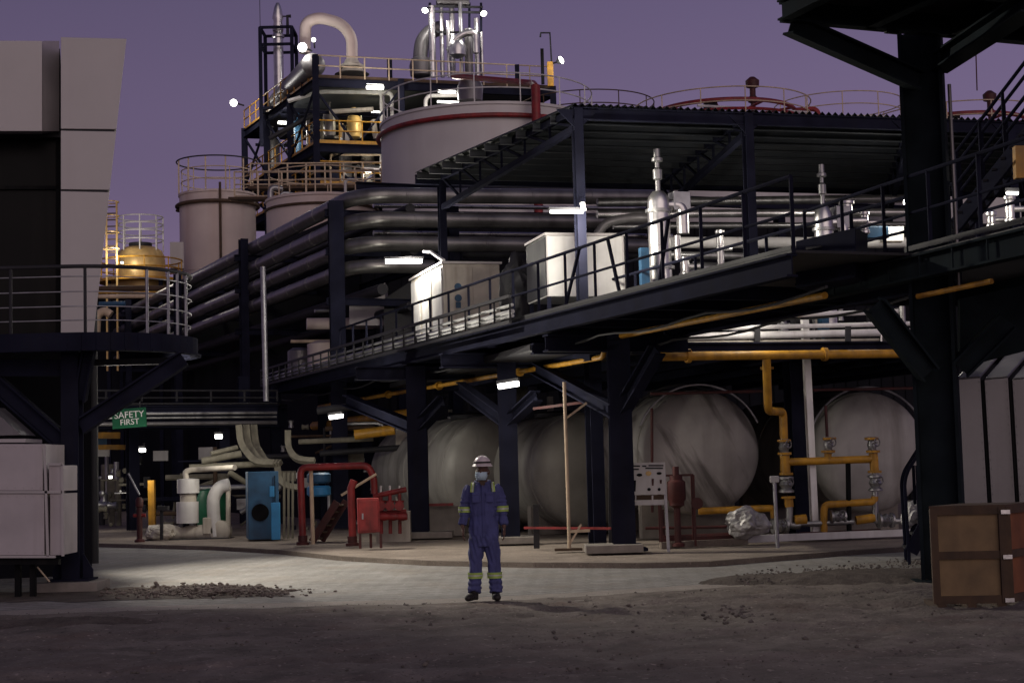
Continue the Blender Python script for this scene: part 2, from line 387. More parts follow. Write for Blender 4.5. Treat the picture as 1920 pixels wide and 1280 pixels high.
mound('asphalt_mound', 'gravel_dark', 60, 1172, 1.9, .5, .07, 9)

def rock(mb, c, r):
    bm = bmesh.new(); bmesh.ops.create_icosphere(bm, subdivisions=1, radius=1)
    s = V((r * random.uniform(.7, 1.3), r * random.uniform(.7, 1.3), r * random.uniform(.45, .9))); a = random.random() * 6.28
    n0 = len(mb.v)
    for v in bm.verts:
        q = v.co * (1 + .35 * noise.noise(v.co * 1.7 + V(c) * 9)); q = V((q.x * s.x, q.y * s.y, q.z * s.z)); q.rotate(Matrix.Rotation(a, 3, 'Z')); mb.v.append(q + V(c))
    for f in bm.faces: mb.f.append([v.index + n0 for v in f.verts])
    bm.free()
mb = MB()
for k in range(1700):
    px = 400 + random.gauss(0, 70); t = max(0, 1 - abs(px - 400) / 150)
    g = G(px, 1109 + random.gauss(0, 4)); r = random.uniform(.008, .032) * (1 + .8 * random.random() ** 6)
    rock(mb, V((g.x, g.y, random.random() * .065 * t + r * .3)), r)
for k in range(160):
    px = random.uniform(180, 540); g = G(px, 1113 + random.gauss(0, 5)); rock(mb, V((g.x, g.y, .02)), random.uniform(.01, .035))
for k in range(5):
    g = G(292 + random.gauss(0, 7), 1104); rock(mb, V((g.x, g.y, .03 + .015 * k)), .045)
o = mb.build('rubble', 'rubble', None, False); tag(o, 'heap of broken brown rubble on the edge of the road', 'rubble', kind='stuff')
mb = MB()
for k in range(1500):
    x = random.uniform(-8.5, 8.5); y = random.uniform(11, edge_y(x) - .1); rock(mb, V((x, y, .02)), random.choice((.006, .01, .014, .02)) * random.uniform(.6, 1.5))
for k in range(2600):
    x = random.uniform(-8.5, 8.5); y = random.uniform(11, edge_y(x) + .25); rock(mb, V((x, y, .012)), random.uniform(.004, .011))
for k in range(650):
    px = random.uniform(1380, 1800); g = G(px, 1092 - (px - 1400) * .09 + random.gauss(0, 6)); rock(mb, V((g.x, g.y, .05 + .02 * random.random())), random.uniform(.006, .024))
for k in range(50):
    g = G(1395 + random.gauss(0, 40), 1160 + random.gauss(0, 8)); rock(mb, V((g.x, g.y, .03)), random.uniform(.015, .035))
o = mb.build('gravel', 'stone', None, False); tag(o, 'loose stones scattered over the dirt yard', 'gravel', kind='stuff')

# ================================================================== helpers for plant
def railing(parent, pts, h=1.05, bars=(1.05, .55), r=.025, every=1.3, m='navy', names=('handrail', 'mid_rail'), post='post', rp=None, single=False):
    """rails along pts (deck level); posts each a part, or with single=True one railing mesh for far-off ones"""
    pts = [V(p) for p in pts]; one = MB()
    for k, b in enumerate(bars):
        mb = one if single else MB(); mb.tube([p + Z * b for p in pts], r if k == 0 else r * .8, 6)
        if not single: mb.build(names[min(k, len(names) - 1)], m, parent)
    for a, b in zip(pts, pts[1:]):
        n = max(1, round((b - a).length / every))
        for i in range(n + 1):
            if i == 0 and a is not pts[0]: continue
            q = a.lerp(b, i / n); mb = one if single else MB()
            mb.bar(q, q + Z * bars[0], (rp or r) * 1.7)
            if not single: mb.build(post, m, parent)
    if single: one.build('railing', m, parent)

LAMPN = 0
def tube_lamp(name, label, p, along, watts, length=.6, drop=.12, group='lit fluorescent lamps', col=(1, .94, .82), r=.05, light_off=(0, 0, -.3), cat='lamp'):
    p = V(p); t = T(name, label, cat, p, group)
    a = V(along).normalized() * (length / 2)
    MB().obox(p + Z * .05, a * 1.08, V(along).normalized().cross(Z) * r * 1.2, Z * .03).build('housing', 'charcoal', t)
    MB().tube([p - a, p + a], r, 8).build('diffuser', 'lamp_white', t)
    if watts: point_light(t, p + V(light_off), watts, .2, col)
    return t
def flood(name, label, p, watts, r=.14, arm=None, col=(1, .97, .9), light_off=(0, -.4, -.2), face=(0, -1, -.25)):
    p = V(p); t = T(name, label, 'floodlight', p, 'lit floodlights'); f = V(face).normalized()
    MB().lathe([(r * .5, -.22), (r * 1.1, -.02), (r * 1.12, .0)], p, f, 14).build('housing', 'charcoal', t)
    MB().lathe([(r * 1.0, .0), (r * .8, .06), (r * .3, .09)], p, f, 14).build('lens', 'lamp_white', t)
    if arm is not None: MB().tube([p - f * .2, V(arm)], .045, 6).build('bracket', 'charcoal', t)
    if watts: point_light(t, p + V(light_off), watts, .25, col)
    return t
def disc_flange(mb, c, axis, r, t=.05):
    mb.lathe([(r, -t / 2), (r, t / 2)], c, axis, 16)

# ================================================================== LEFT BUILDING
bv, bu = AX(15)
bt = T('office_building', 'grey panelled building with a flaring corner pier and dark glazing', 'building', at_z(P(113, 800, 26.5), 0))
c0 = at_z(P(113, 800, 26.5), 0)
def bz(py, Y=26.5): return P(113, py, Y).z
zt, zb = bz(72), 3.68
def onb(px, py, off=0.0):                     # point of the facade plane through c0 along bv
    d = P(px, py, 1.0) - CAM
    n = bu; t = (c0 + bu * off - CAM).dot(n) / d.dot(n); return CAM + d * t
# corner pier, three panels with open joints
for (ya, yb) in ((70, 241.5), (245, 355), (358.5, 632)):
    xr = lambda y: 237 - (y - 72) * (237 - 176) / (622 - 72)
    q = [onb(114, ya), onb(xr(ya), ya + (3 if ya < 100 else 2)), onb(xr(yb), yb + 1), onb(114, yb)]
    MB().prism(q, bu * .25).build('pier_panel', 'panel_grey', bt, False, .006)
q = [onb(116, 71), onb(233, 76), onb(172, 630), onb(116, 630)]
MB().prism([p + bu * .03 for p in q], bu * 3).build('wall', 'charcoal', bt, False)
for xa, xb in ((-420, -160), (-157, 79)):
    q = [onb(xa, 76, .3), onb(xb, 77, .3), onb(xb, 246, .3), onb(xa, 246, .3)]
    MB().prism(q, bu * .25).build('fascia_panel', 'panel_grey', bt, False, .006)
q = [onb(79.5, 77, .5), onb(111, 77, .9), onb(111, 246, .9), onb(79.5, 246, .5)]
MB().prism(q, bu * .2).build('fascia_panel', 'ahu_panel', bt, False)
q = [onb(-500, 82, .62), onb(112, 82, .62), onb(112, 250, .62), onb(-500, 250, .62)]
MB().prism([p + bu * .35 for p in q], bu * 2.6).build('wall', 'charcoal', bt, False)
gl = MB()
q = [onb(-500, 246, 1.2), onb(114, 246, 1.2), onb(114, 640, 1.2), onb(-500, 640, 1.2)]
gl.prism(q, bu * .1)
go = gl.build('window', 'glass_dark', bt, False)
fr = MB()
for x in (-260, -70, 108): fr.bar(onb(x, 246, 1.15), onb(x, 630, 1.15), .06)
for y in (250, 352): fr.bar(onb(-500, y, 1.15), onb(112, y, 1.15), .06)
fr.build('window_frame', 'blackish', go, False)
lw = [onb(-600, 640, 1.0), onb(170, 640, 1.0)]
MB().prism([at_z(lw[0], 0), at_z(lw[1], 0), at_z(lw[1], 3.95), at_z(lw[0], 3.95)], bu * .2).build('lower_wall', 'wall_shade', bt, False)  # near-black colour carries the shadow under the balcony
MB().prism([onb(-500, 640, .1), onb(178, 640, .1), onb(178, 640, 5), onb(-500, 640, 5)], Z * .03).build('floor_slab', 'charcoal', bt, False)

# ------------------------------------------------------------------ balcony in front of the building
YB = 23.4
bl = T('steel_balcony', 'dark blue steel balcony with rounded end and thin rails', 'balcony', at_z(P(138, 900, YB), 0))
zd = P(180, 622, YB).z; zu = P(180, 655, YB).z
A = P(-420, 622, YB); A = V((A.x, YB, zd))
R = 1.55
cx = -5.0 - R * .98
arc = [V((cx + R * math.sin(t), YB + R - R * math.cos(t), zd)) for t in [math.pi * i / 24 for i in range(25)]]
outl = [A] + arc + [V((A.x, YB + 2 * R, zd))]
MB().prism([p - Z * .05 for p in outl], Z * .05).build('deck', 'navy', bl, False)
fasc = MB(); path = [A] + arc
for a, b in zip(path, path[1:]):
    fasc.prism([a, b, b + Z * (zu - zd - .02), a + Z * (zu - zd - .02)], (V((b.y - a.y, a.x - b.x, 0)).normalized()) * .03)
fasc.build('fascia_beam', 'navy', bl)
lip = MB()
for a, b in zip(path, path[1:]): lip.bar(at_z(a, zu), at_z(b, zu), .16, .025)
lip.build('flange', 'navy', bl)
cc0 = V((cx, YB + R, zd))
ins = [A + V((0, .07, 0))] + [p + (cc0 - p).normalized() * .07 for p in arc[:17]]
zr = P(180, 497, YB).z - zd
for k, b in enumerate((zr, zr * .85, zr * .62, zr * .40, zr * .19)):
    mb = MB(); mb.tube([p + Z * b for p in ins], .03 if k == 0 else .010, 8); mb.build('handrail' if k == 0 else 'cable_rail', 'galv' if k else 'charcoal', bl)
for px in (-140, 20, 160, 276, 316, 333, 349):
    q = None
    for a, b in zip(ins, ins[1:]):
        for t in range(40):
            s = a.lerp(b, t / 40); d = s - CAM
            X = 960 + F * d.dot(RT) / d.dot(fw)
            if q is None or abs(X - px) < q[0]: q = (abs(X - px), s)
    MB().tube([q[1], q[1] + Z * zr], .024, 8).build('post', 'charcoal' if px < 200 else 'galv', bl)
cb = at_z(P(136, 900, YB + .7), 0)
MB().ibeam(cb + Z * .14, at_z(cb, zu + .02), .26, .30, .035, V((1, 0, 0))).build('column', 'navy', bl, False)
pl = MB().box(cb + Z * .16, .62, .5, .03)
for s in (-1, 1): pl.prism([cb + V((s * .15, -.01, .17)), cb + V((s * .30, -.01, .17)), cb + V((s * .30, -.01, .30)), cb + V((s * .15, -.01, .55))], V((0, .03, 0)))
pl.build('base_plate', 'navy', bl, False)
MB().ibeam(P(150, 800, YB + .7), P(345, 672, YB + .9), .22, .24, .03, V((0, 1, 0))).build('brace', 'navy', bl, False)
MB().ibeam(P(120, 830, YB + .7), P(-40, 690, YB + .7), .22, .26, .03, V((0, 1, 0))).build('brace', 'navy', bl, False)
MB().ibeam(P(150, 750, YB + .7), P(168, 650, YB + .5), .16, .18, .03, V((0, 1, 0))).build('brace', 'navy', bl, False)
MB().bar(P(168, 680, YB + 1.9), P(330, 676, YB + 1.9), .10).build('joist', 'charcoal', bl, False)
MB().bar(P(-200, 690, YB + .75), P(170, 690, YB + .75), .2, .25).build('joist', 'navy', bl, False)
o = MB().box(cb + V((-.02, -.05, .07)), .98, .8, .14).build('footing', 'concrete', None, False, .01)
tag(o, 'low concrete footing under the balcony column', 'footing')

# ------------------------------------------------------------------ white panel unit under the balcony
YA = 22.7
at = T('air_handling_unit', 'pale panelled air handling box on dark legs under the balcony', 'ventilation unit', at_z(P(30, 1085, YA), 0))
def aq(x, y, Y=YA): return P(x, y, Y)
for x0_, x1_, y0_, y1_ in ((-180, 80, 832, 919), (-180, 83, 925, 1040), (92, 116, 872, 920), (94, 116, 925, 1040)):
    pm = MB().prism([aq(x0_, y0_), aq(x1_, y0_), aq(x1_, y1_), aq(x0_, y1_)], V((0, 1.1 if x0_ < 0 else .8, 0)))
    nb = max(1, int((x1_ - x0_) / 16))
    for i in range(nb + 1):
        for yy in (y0_ + 5, y1_ - 5): pm.lathe([(.011, 0), (.011, .008)], aq(x0_ + 4 + (x1_ - x0_ - 8) * i / nb, yy, YA - .002), V((0, -1, 0)), 8)
    pm.build('panel', 'ahu_panel', at, False, .006)
fr = MB()
for (a, b, c, d) in ((-180, 922, 117, 922), (84, 832, 90, 1042), (-180, 1043, 104, 1043), (117, 870, 118, 1042), (90, 870, 117, 870)):
    fr.bar(aq(a, b, YA - .012), aq(c, d, YA - .012), .035)
fr.build('frame', 'panel_grey', at, False)
MB().prism([aq(-180, 824, YA + .2), aq(48, 822, YA + .2), aq(48, 829, YA + .2), aq(-180, 830, YA + .2)], V((0, .8, 0))).build('top_trim', 'panel_grey', at, False)
MB().prism([aq(-180, 760, YA + .3), aq(-20, 762, YA + .3), aq(40, 815, YA + .3), aq(-180, 820, YA + .3)], V((0, .7, 0))).build('duct', 'clad', at, False)
MB().bar(aq(-180, 1052, YA + .1), aq(112, 1052, YA + .1), .12, .08).build('base_beam', 'blackish', at, False)
for x in (34, 62, -90):
    p = aq(x, 1055, YA + .3); MB().bar(at_z(p, 0), p, .08).build('leg', 'blackish', at, False)
MB().tube([aq(70, 1062, YA + .2), aq(93, 1090, YA + .2)], .012, 6).build('drain_pipe', 'pole_beige', at)

# ================================================================== WALKWAY (long bridge)
wl = T('elevated_walkway', 'long dark steel walkway crossing the picture on braced columns', 'walkway', at_z(P(960, 1030, 32.5), 0))
def WE(px, c=11.5, k=.387, z=4.3):            # point on the line X = c - kY seen in the column px
    t = (px - 960) / F; 
    for _ in range(6):
        Y = c / (t + k); t = P(px, 870, 1.0).x + 0; Y = c / (t + k)
    p = V((c - k * Y, Y, z)); return p
zD = 4.3
WDIR = (WE(510) - WE(1495)).normalized(); WN = V((WDIR.y, -WDIR.x, 0))   # WN points right/away
if WN.x < 0: WN = -WN
n0, n1 = WE(500), WE(1500)
f0, f1 = n0 + WN * 2.6, n1 + WN * 2.6
MB().ibeam(n0 - Z * .15, n1 - Z * .15, .16, .30, .03).build('girder', 'navy', wl, False)
MB().ibeam(f0 - Z * .19, f1 - Z * .19, .16, .38, .03).build('girder', 'navy', wl, False)
MB().prism([n0 + Z * .012, n1 + Z * .012, f1 + Z * .012, f0 + Z * .012], Z * .035).build('deck_grating', 'charcoal', wl, False)
ds = MB()
L_ = (n1 - n0).length
for i in range(1, int(L_ / 1.5)):
    a = n0.lerp(n1, i * 1.5 / L_); ds.bar(a - Z * .2 + WN * .08, a + WN * 2.5 - Z * .2, .1, .2)
ds.build('cross_joist', 'navy', wl, False)
MB().bar(n0 + Z * .075, n1 + Z * .075, .012, .055).build('toe_plate', 'charcoal', wl, False)
railing(wl, [WE(640) + WN * .03, WE(1500) + WN * .03], bars=(1.0, .52), r=.028, every=1.25, m='navy')
railing(wl, [WE(640) + WN * 2.55, n1 + WN * 2.55], bars=(1.0, .52), r=.028, every=2.5, m='navy')
for a, b in ((1062, 1092), (1166, 1146), (1240, 1262)):
    MB().bar(WE(a) + Z * .05 + WN * .06, WE(b) + Z * 1.0 + WN * .06, .045).build('rail_brace', 'navy', wl, False)
# columns with spreading braces
def wcol(px, Y, w, tops):
    b = at_z(P(px, 1020, Y), 0.12); 
    c = MB().ibeam(b + Z * .04, at_z(b, 3.95), w, w, .035, V((1, 0, 0))).build('column', 'navy', wl, False)
    MB().box(b + Z * .03, w * 2.0, w * 1.6, .05).build('base_plate', 'navy', c, False)
    for q in tops: MB().ibeam(at_z(b, 2.55), q, w * .6, w * .62, .03).build('brace', 'navy', c, False)
    MB().ibeam(at_z(b, 4.0) - WN * 1.4 - Z * .2, at_z(b, 4.0) + WN * 1.4 - Z * .2, .25, .3, .03).build('head_beam', 'navy', c, False)
wcol(787, 36, .44, [P(650, 750, 39.5), P(832, 752, 35.2)])
wcol(958, 32.5, .38, [P(862, 725, 34.0), P(1006, 742, 31.5)])
wcol(1170, 28.5, .40, [P(1005, 690, 32), P(1232, 655, 27.6)])
for px, Y, sx in ((787, 36, 1.5), (958, 32.5, 1.0), (1150, 28.4, 1.0)):
    p = at_z(P(px, 1020, Y), .185); o = MB().box(p, sx, .8, .14).build('column_footing', 'concrete', None, False, .01)
    tag(o, {787: 'wide concrete footing of the walkway column nearest the red pipes', 958: 'concrete footing of the walkway column behind the worker', 1150: 'concrete footing of the walkway column beside the safety board'}[px], 'footing')
# cable ladder fixed outside the girder, its own thing
cl = T('cable_ladder', 'dark cable ladder running along the side of the walkway', 'cable ladder', WE(700, z=4.3))
o0, o1 = WE(505) - WN * .22 + Z * .05, WE(985) - WN * .22 + Z * .05
for h, nm in ((-.05, 'side_rail'), (.42, 'side_rail')): MB().bar(o0 + Z * h, o1 + Z * h, .05, .06).build(nm, 'charcoal', cl, False)
n = 26
for i in range(n + 1): q = o0.lerp(o1, i / n); MB().bar(q - Z * .02, q + Z * .39, .035).build('rung', 'charcoal', cl, False)
cbm = MB()
for h, r in ((.05, .035), (.13, .045), (.25, .03)): cbm.tube([o0 + Z * h + WN * .05, o1 + Z * (h + .01) + WN * .05], r, 6)
cbm.build('cable', 'dull_silver', cl)
# yellow pipe under the walkway
yp = T('gas_pipe', 'yellow pipe slung beneath the walkway deck', 'pipe', WE(1000, 12.5, z=3.6))
a0, a1, a2, a3 = WE(600, 12.9, z=3.60), WE(1138, 12.9, z=3.60), WE(1142, 12.9, z=3.92), WE(1560, 12.9, z=3.92)
MB().tube([a0, a1, a2, a3], .05, 10, .15).build('pipe', 'yellow', yp)
for t in (.15, .35, .55, .8):
    fl = MB(); disc_flange(fl, a0.lerp(a1, t), (a1 - a0), .10, .05); fl.build('flange', 'yellow', yp)
o = MB().tube([WE(590, 13.6, z=3.1), WE(770, 13.6, z=3.1)], .14, 10).build('gas_pipe', 'yellow'); tag(o, 'short thick yellow pipe beneath the far end of the walkway', 'pipe')

for dz, off, lb in ((.42, .5, 'upper sagging cable under the walkway'), (.5, 1.9, 'lower sagging cable under the walkway')):
    pts = []
    for i in range(49):
        t = i / 48; s = n0.lerp(n1, t) + WN * off; pts.append(s - Z * (dz + .10 * abs(math.sin(t * math.pi * 9))))
    o = MB().tube(pts, .022, 6).build('cable', 'charcoal'); tag(o, lb, 'cable', 'cables slung under the walkway')
# ------------------------------------------------------------------ right-hand platform, column and roof above
rp_ = T('access_platform', 'dark steel platform around the tall column at the right edge', 'platform', at_z(P(1770, 1000, 21.2), 0))
e0, e1 = P(1502, 532, 23.9), P(2050, 391, 17.4)
zP = 4.29; e0.z = zP; e1.z = zP
pd = (e1 - e0).normalized(); pn = V((-pd.y, pd.x, 0));  pn = pn if pn.x > 0 else -pn
MB().ibeam(e0 - Z * .16, e1 - Z * .16, .2, .32, .03).build('girder', 'navy_green', rp_, False)
MB().ibeam(e0 + pn * 3.2 - Z * .16, e1 + pn * 3.2 - Z * .16, .2, .32, .03).build('girder', 'navy_green', rp_, False)
MB().ibeam(e0 - Z * .16, e0 + pn * 3.2 - Z * .16, .2, .32, .03).build('girder', 'navy_green', rp_, False)
MB().prism([e0 + Z * .01, e1 + Z * .01, e1 + pn * 3.2 + Z * .01, e0 + pn * 3.2 + Z * .01], Z * .03).build('deck_grating', 'charcoal', rp_, False)
MB().bar(e0 + Z * .12 + pn * .05, e1 + Z * .12 + pn * .05, .012, .07).build('toe_plate', 'charcoal', rp_, False)
for i in range(9): q = e0.lerp(e1, (i + .5) / 9); MB().bar(q - Z * .30 - pn * .08, q - Z * .03 - pn * .08, .02, .03).build('stiffener', 'navy_green', rp_, False)
# boxed end where the two bridges meet
q = [P(1492, 452, 22.6), P(1604, 427, 21.6), P(1604, 520, 21.6), P(1492, 540, 22.6)]
MB().prism(q, V((.3, .6, 0))).build('end_panel', 'navy', rp_, False, .01)
MB().bar(P(1512, 466, 22.3), P(1540, 462, 22.1), .03).build('hatch', 'charcoal', rp_, False)
railing(rp_, [e0 + pn * .1 + Z * .04, e1 + pn * .1 + Z * .04], bars=(1.05, .56), r=.026, every=1.15, m='navy')
railing(rp_, [e0 + pn * 3.1 + Z * .04, e1 + pn * 3.1 + Z * .04], bars=(1.1, .6), r=.026, every=1.5, m='navy')
dcb = at_z(P(1772, 1085, 21.2), 0)
dc = MB().ibeam(dcb + Z * .05, at_z(dcb, 7.35), .40, .56, .045, V((.35, .94, 0)).normalized()).build('column', 'navy_green', rp_, False)
MB().box(dcb + Z * .03, .8, .8, .05).build('base_plate', 'navy_green', dc, False)
MB().tube([at_z(dcb, 3.9) + V((.32, -.15, 0)), at_z(dcb, 6.6) + V((.32, -.15, 0))], .025, 8).build('conduit', 'clad', dc)
for q0, q1 in (((1740, 700), (1640, 572)), ((1800, 690), (1890, 600))):
    MB().ibeam(P(*q0, 21.0), P(*q1, 20.6), .24, .28, .03, V((0, 1, 0))).build('knee_brace', 'navy_green', dc, False)
MB().prism([P(1800, 560, 21.6), P(1990, 520, 21.6), P(1990, 640, 21.6), P(1800, 690, 21.6)], V((0, .12, 0))).build('web_panel', 'navy_green', rp_, False)
MB().tube([P(1720, 556, 20.5), P(1860, 527, 19.5)], .035, 8).build('pipe', 'yellow', rp_)
# raised canopy platform at the top right
cp = T('upper_platform', 'dark steel platform overhead at the top right corner', 'platform', at_z(dcb, 7.3))
zc = P(1468, 40, 20).z; k0 = P(1468, 40, 20); k0.z = zc
ev, eu = AX(22)
k1 = k0 + ev * 5.2; k2 = k0 - eu * 4.0
cpoly = [k0, k0 - eu * 4, k0 - eu * 4 + ev * 5.2, k0 + ev * 5.2]
MB().prism([p + Z * .27 for p in cpoly], Z * .05).build('deck', 'charcoal', cp, False)
for a, b in ((k0, k0 - eu * 4), (k0, k1), (k0 + ev * 1.3, k0 + ev * 1.3 - eu * 4), (k0 + ev * 2.6 , k0 + ev * 2.6 - eu * 4), (k0 + ev * 3.9, k0 + ev * 3.9 - eu * 4), (k0 - eu * 1.6, k0 - eu * 1.6 + ev * 5.2)):
    MB().ibeam(a + Z * .13, b + Z * .13, .16, .262, .025).build('beam', 'navy_green', cp, False)
MB().ibeam(P(1482, 46, 20.1), P(1722, 152, 21.0), .24, .26, .03, V((0.1, 1, 0)).normalized()).build('knee_brace', 'navy_green', cp, False)
MB().ibeam(P(1762, 118, 21.1), P(1935, 4, 18.0), .24, .26, .03, V((0.1, 1, 0)).normalized()).build('knee_brace', 'navy_green', cp, False)
MB().box(P(1672, 60, 20.6), .2, .05, .05, 22).build('light_fitting', 'blackish', cp, False)
# steep stairs up to it
sp = T('steel_staircase', 'dark steep steel staircase rising behind the tall column', 'staircase', at_z(P(1830, 400, 22.6), zP))
s0, s1 = P(1790, 425, 23.0), P(1990, 175, 21.0)
for off in (V((0, 0, 0)), V((.25, .75, 0))):
    MB().bar(s0 + off, s1 + off, .05, .24).build('stringer', 'navy', sp, False)
    for h in (.55, 1.0): MB().tube([s0 + off + Z * h, s1 + off + Z * h], .026, 6).build('handrail', 'navy', sp)
    for t in (.05, .28, .5, .72, .95): q = s0.lerp(s1, t) + off; MB().bar(q, q + Z * 1.0, .04).build('post', 'navy', sp, False)
for i in range(12):
    q = s0.lerp(s1, (i + .5) / 12) + V((.125, .375, .0)); MB().box(q, .26, .72, .03, -18).build('tread', 'charcoal', sp, False)
o = MB().bar(P(1910, 275, 19.5), P(1912, 335, 19.5), .12).build('valve_post', 'yellow'); tag(o, 'short yellow post at the right edge beside the stairs', 'post')
# little ladder-stairs at ground level
gs = T('ground_staircase', 'small dark steps with handrail beside the wooden crate', 'staircase', at_z(P(1715, 1050, 24.5), 0))
g0, g1 = P(1708, 1035, 24.4), P(1775, 905, 24.4)
for off in (V((0, 0, 0)), V((.12, .7, 0))):
    MB().bar(g0 + off, g1 + off, .05, .2).build('stringer', 'navy', gs, False)
    MB().tube([at_z(g0, 0.03) + off + V((-.03, 0, 0)), g0 + off + Z * 1.05 + V((-.05, 0, 0)), g0 + off + Z * 1.22, g1 + off + Z * 1.05], .028, 6, .08).build('handrail', 'navy', gs)
    for t in (.25, .7): q = g0.lerp(g1, t) + off; MB().bar(q, q + Z * 1.05, .04).build('post', 'navy', gs, False)
for i in range(5):
    q = g0.lerp(g1, (i + .3) / 5) + V((.06, .35, .0)); MB().box(q, .24, .7, .03, -10).build('tread', 'charcoal', gs, False)

# ------------------------------------------------------------------ crate and clad duct, right foreground
ct = T('wooden_crate', 'brown plywood packing crate with metal corner clips', 'crate', at_z(G(1880, 1140), 0))
cc = at_z(G(1893, 1138), 0.06)
wv, wu = AX(-6); lv = -wv; rv, ru = AX(52)
H_ = 1.01
def crate_face(c, d, nrm, W, panel_m, nm):
    m_ = MB()
    MB().prism([c + nrm * .03, c + d * W + nrm * .03, c + d * W + nrm * .03 + Z * H_, c + nrm * .03 + Z * H_], nrm * .02).build('panel', panel_m, ct, False)
    for a, b in ((c, c + d * W), (c + Z * (H_ / 2 - .02), c + d * W + Z * (H_ / 2 - .02)), (c + Z * (H_ - .04), c + d * W + Z * (H_ - .04))):
        MB().bar(a + nrm * .015 + Z * .03, b + nrm * .015 + Z * .03, .03, .085).build('batten', 'rust_wood', ct, False)
    for t in (.04, 1 - .04):
        MB().bar(c + d * W * t + nrm * .012 + Z * -.01, c + d * W * t + nrm * .012 + Z * (H_ + .02), .08, .04).build('corner_batten', 'rust_wood', ct, False)
crate_face(cc, lv, V((-.1, 1, 0)).normalized(), .80, 'plywood', 'front')
crate_face(cc + V((.01, .0, 0)), rv, V((-rv.y, rv.x, 0)), .9, 'plywood_lit', 'side')
MB().prism([cc + Z * (H_ + .02), cc + lv * .82 + Z * (H_ + .02), cc + lv * .82 + rv * .9 + Z * (H_ + .02), cc + rv * .9 + Z * (H_ + .02)], Z * .03).build('lid', 'rust_wood', ct, False, .005)
for h in (.02, .49, .98): MB().box(cc + V((.0, -.02, h)), .1, .012, .045).build('corner_clip', 'silver', ct, False)
for t in (.1, .5, .9): MB().box(cc + lv * .8 * t + V((0, .3, -.03)), .1, .6, .06).build('skid', 'rust_wood', ct, False)
ld = T('clad_vessel', 'grey insulated casing with dark seams and sloping top behind crate', 'insulated casing', at_z(P(1840, 950, 24), 0))
for (xa, xb) in ((1792, 1838), (1846, 1890), (1898, 1950)):
    ya = 712
    lean = 14
    q = [P(xa, ya, 24), P(xb, ya - 4, 24), P(xb + lean, 950, 24), P(xa + lean, 950, 24)]
    pm = MB().prism(q, V((.1, 1.6, 0)))
    for i in range(15):
        for (t0, t1) in ((q[0], q[3]), (q[1], q[2])):
            s = t0.lerp(t1, (i + .5) / 15) + V((.025 if t0 is q[0] else -.025, -.002, 0)); pm.lathe([(.010, 0), (.010, .008)], s, V((0, -1, 0)), 8)
    pm.build('cladding_panel', 'clad', ld, False, .025)
    q = [P(xa, ya - 3, 24.05), P(xb, ya - 7, 24.05), P(xb + 60, ya - 75, 26.2), P(xa + 60, ya - 71, 26.2)]
    MB().prism(q, V((0, .05, -.05))).build('roof_panel', 'clad', ld, False, .02)
sm = MB()
for x in (1842, 1894): sm.bar(P(x, 712, 24.05), P(x + 14, 950, 24.05), .05)
sm.build('seam', 'blackish', ld, False)
MB().prism([at_z(P(1806, 950, 24.1), 0.0), at_z(P(1965, 950, 24.1), 0.0), P(1950, 716, 24.1), P(1793, 716, 24.1)], V((.1, 2.2, 0))).build('body', 'blackish', ld, False)

# ================================================================== EQUIPMENT DECK
DV, DU = AX(15.8)
ed = T('equipment_deck', 'blue edged steel deck carrying pumps and cabinets above the tanks', 'platform', at_z(P(1500, 1000, 31.5), 0))
d0 = V((P(1300, 650, 30).x, 30, 3.88)); zE = 3.88
dl, dr = d0 - DV * 3.2, d0 + DV * 8.5
MB().prism([dl, dr, dr + DU * 13, dl + DU * 13], Z * -.12).build('deck', 'charcoal', ed, False)
MB().ibeam(dl - Z * .10 - DU * .12, dr - Z * .10 - DU * .12, .2, .2, .03).build('edge_beam', 'navy', ed, False)
for px in (1120, 1502):
    b = at_z(P(px, 1000, 32.3 if px == 1502 else 31.2), .12); MB().ibeam(b, at_z(b, 3.75), .36 if px == 1502 else .25, .36, .03, DV).build('column', 'navy', ed, False)
jm = MB()
for i in range(8): a = dl + DV * (1.2 + i * 1.4) - Z * .22; jm.bar(a, a + DU * 12.8, .12, .18)
jm.build('joist', 'navy', ed, False)
# pipes lying along the deck edge
for i, (xa, ya, xb, yb, r, m_, lb) in enumerate((
    (1250, 632, 1715, 622, .075, 'white_paint', 'thick grey pipe on the deck edge above the blue beam'),
    (1275, 617, 1725, 606, .045, 'white_paint', 'thin pale pipe running above the thick grey pipe'),
    (1440, 592, 1690, 584, .05, 'white_paint', 'white rail pipe below the walkway at the pale post'),
    (1255, 643, 1700, 636, .03, 'cream', 'lowest thin grey pipe along the top of the blue beam'))):
    o = MB().tube([P(xa, ya, 30.3), P(xb, yb, 31.6)], r, 10).build('pipe', m_); tag(o, lb, 'pipe', 'pipes along the deck edge')
sd_ = T('pipe_support', 'dark pipe sleepers standing on the blue edged deck', 'pipe support', P(1500, 640, 30.6))
for px in (1330, 1420, 1590, 1660): MB().bar(P(px, 640, 30.6), P(px, 612, 30.6), .1).build('sleeper', 'charcoal', sd_, False)

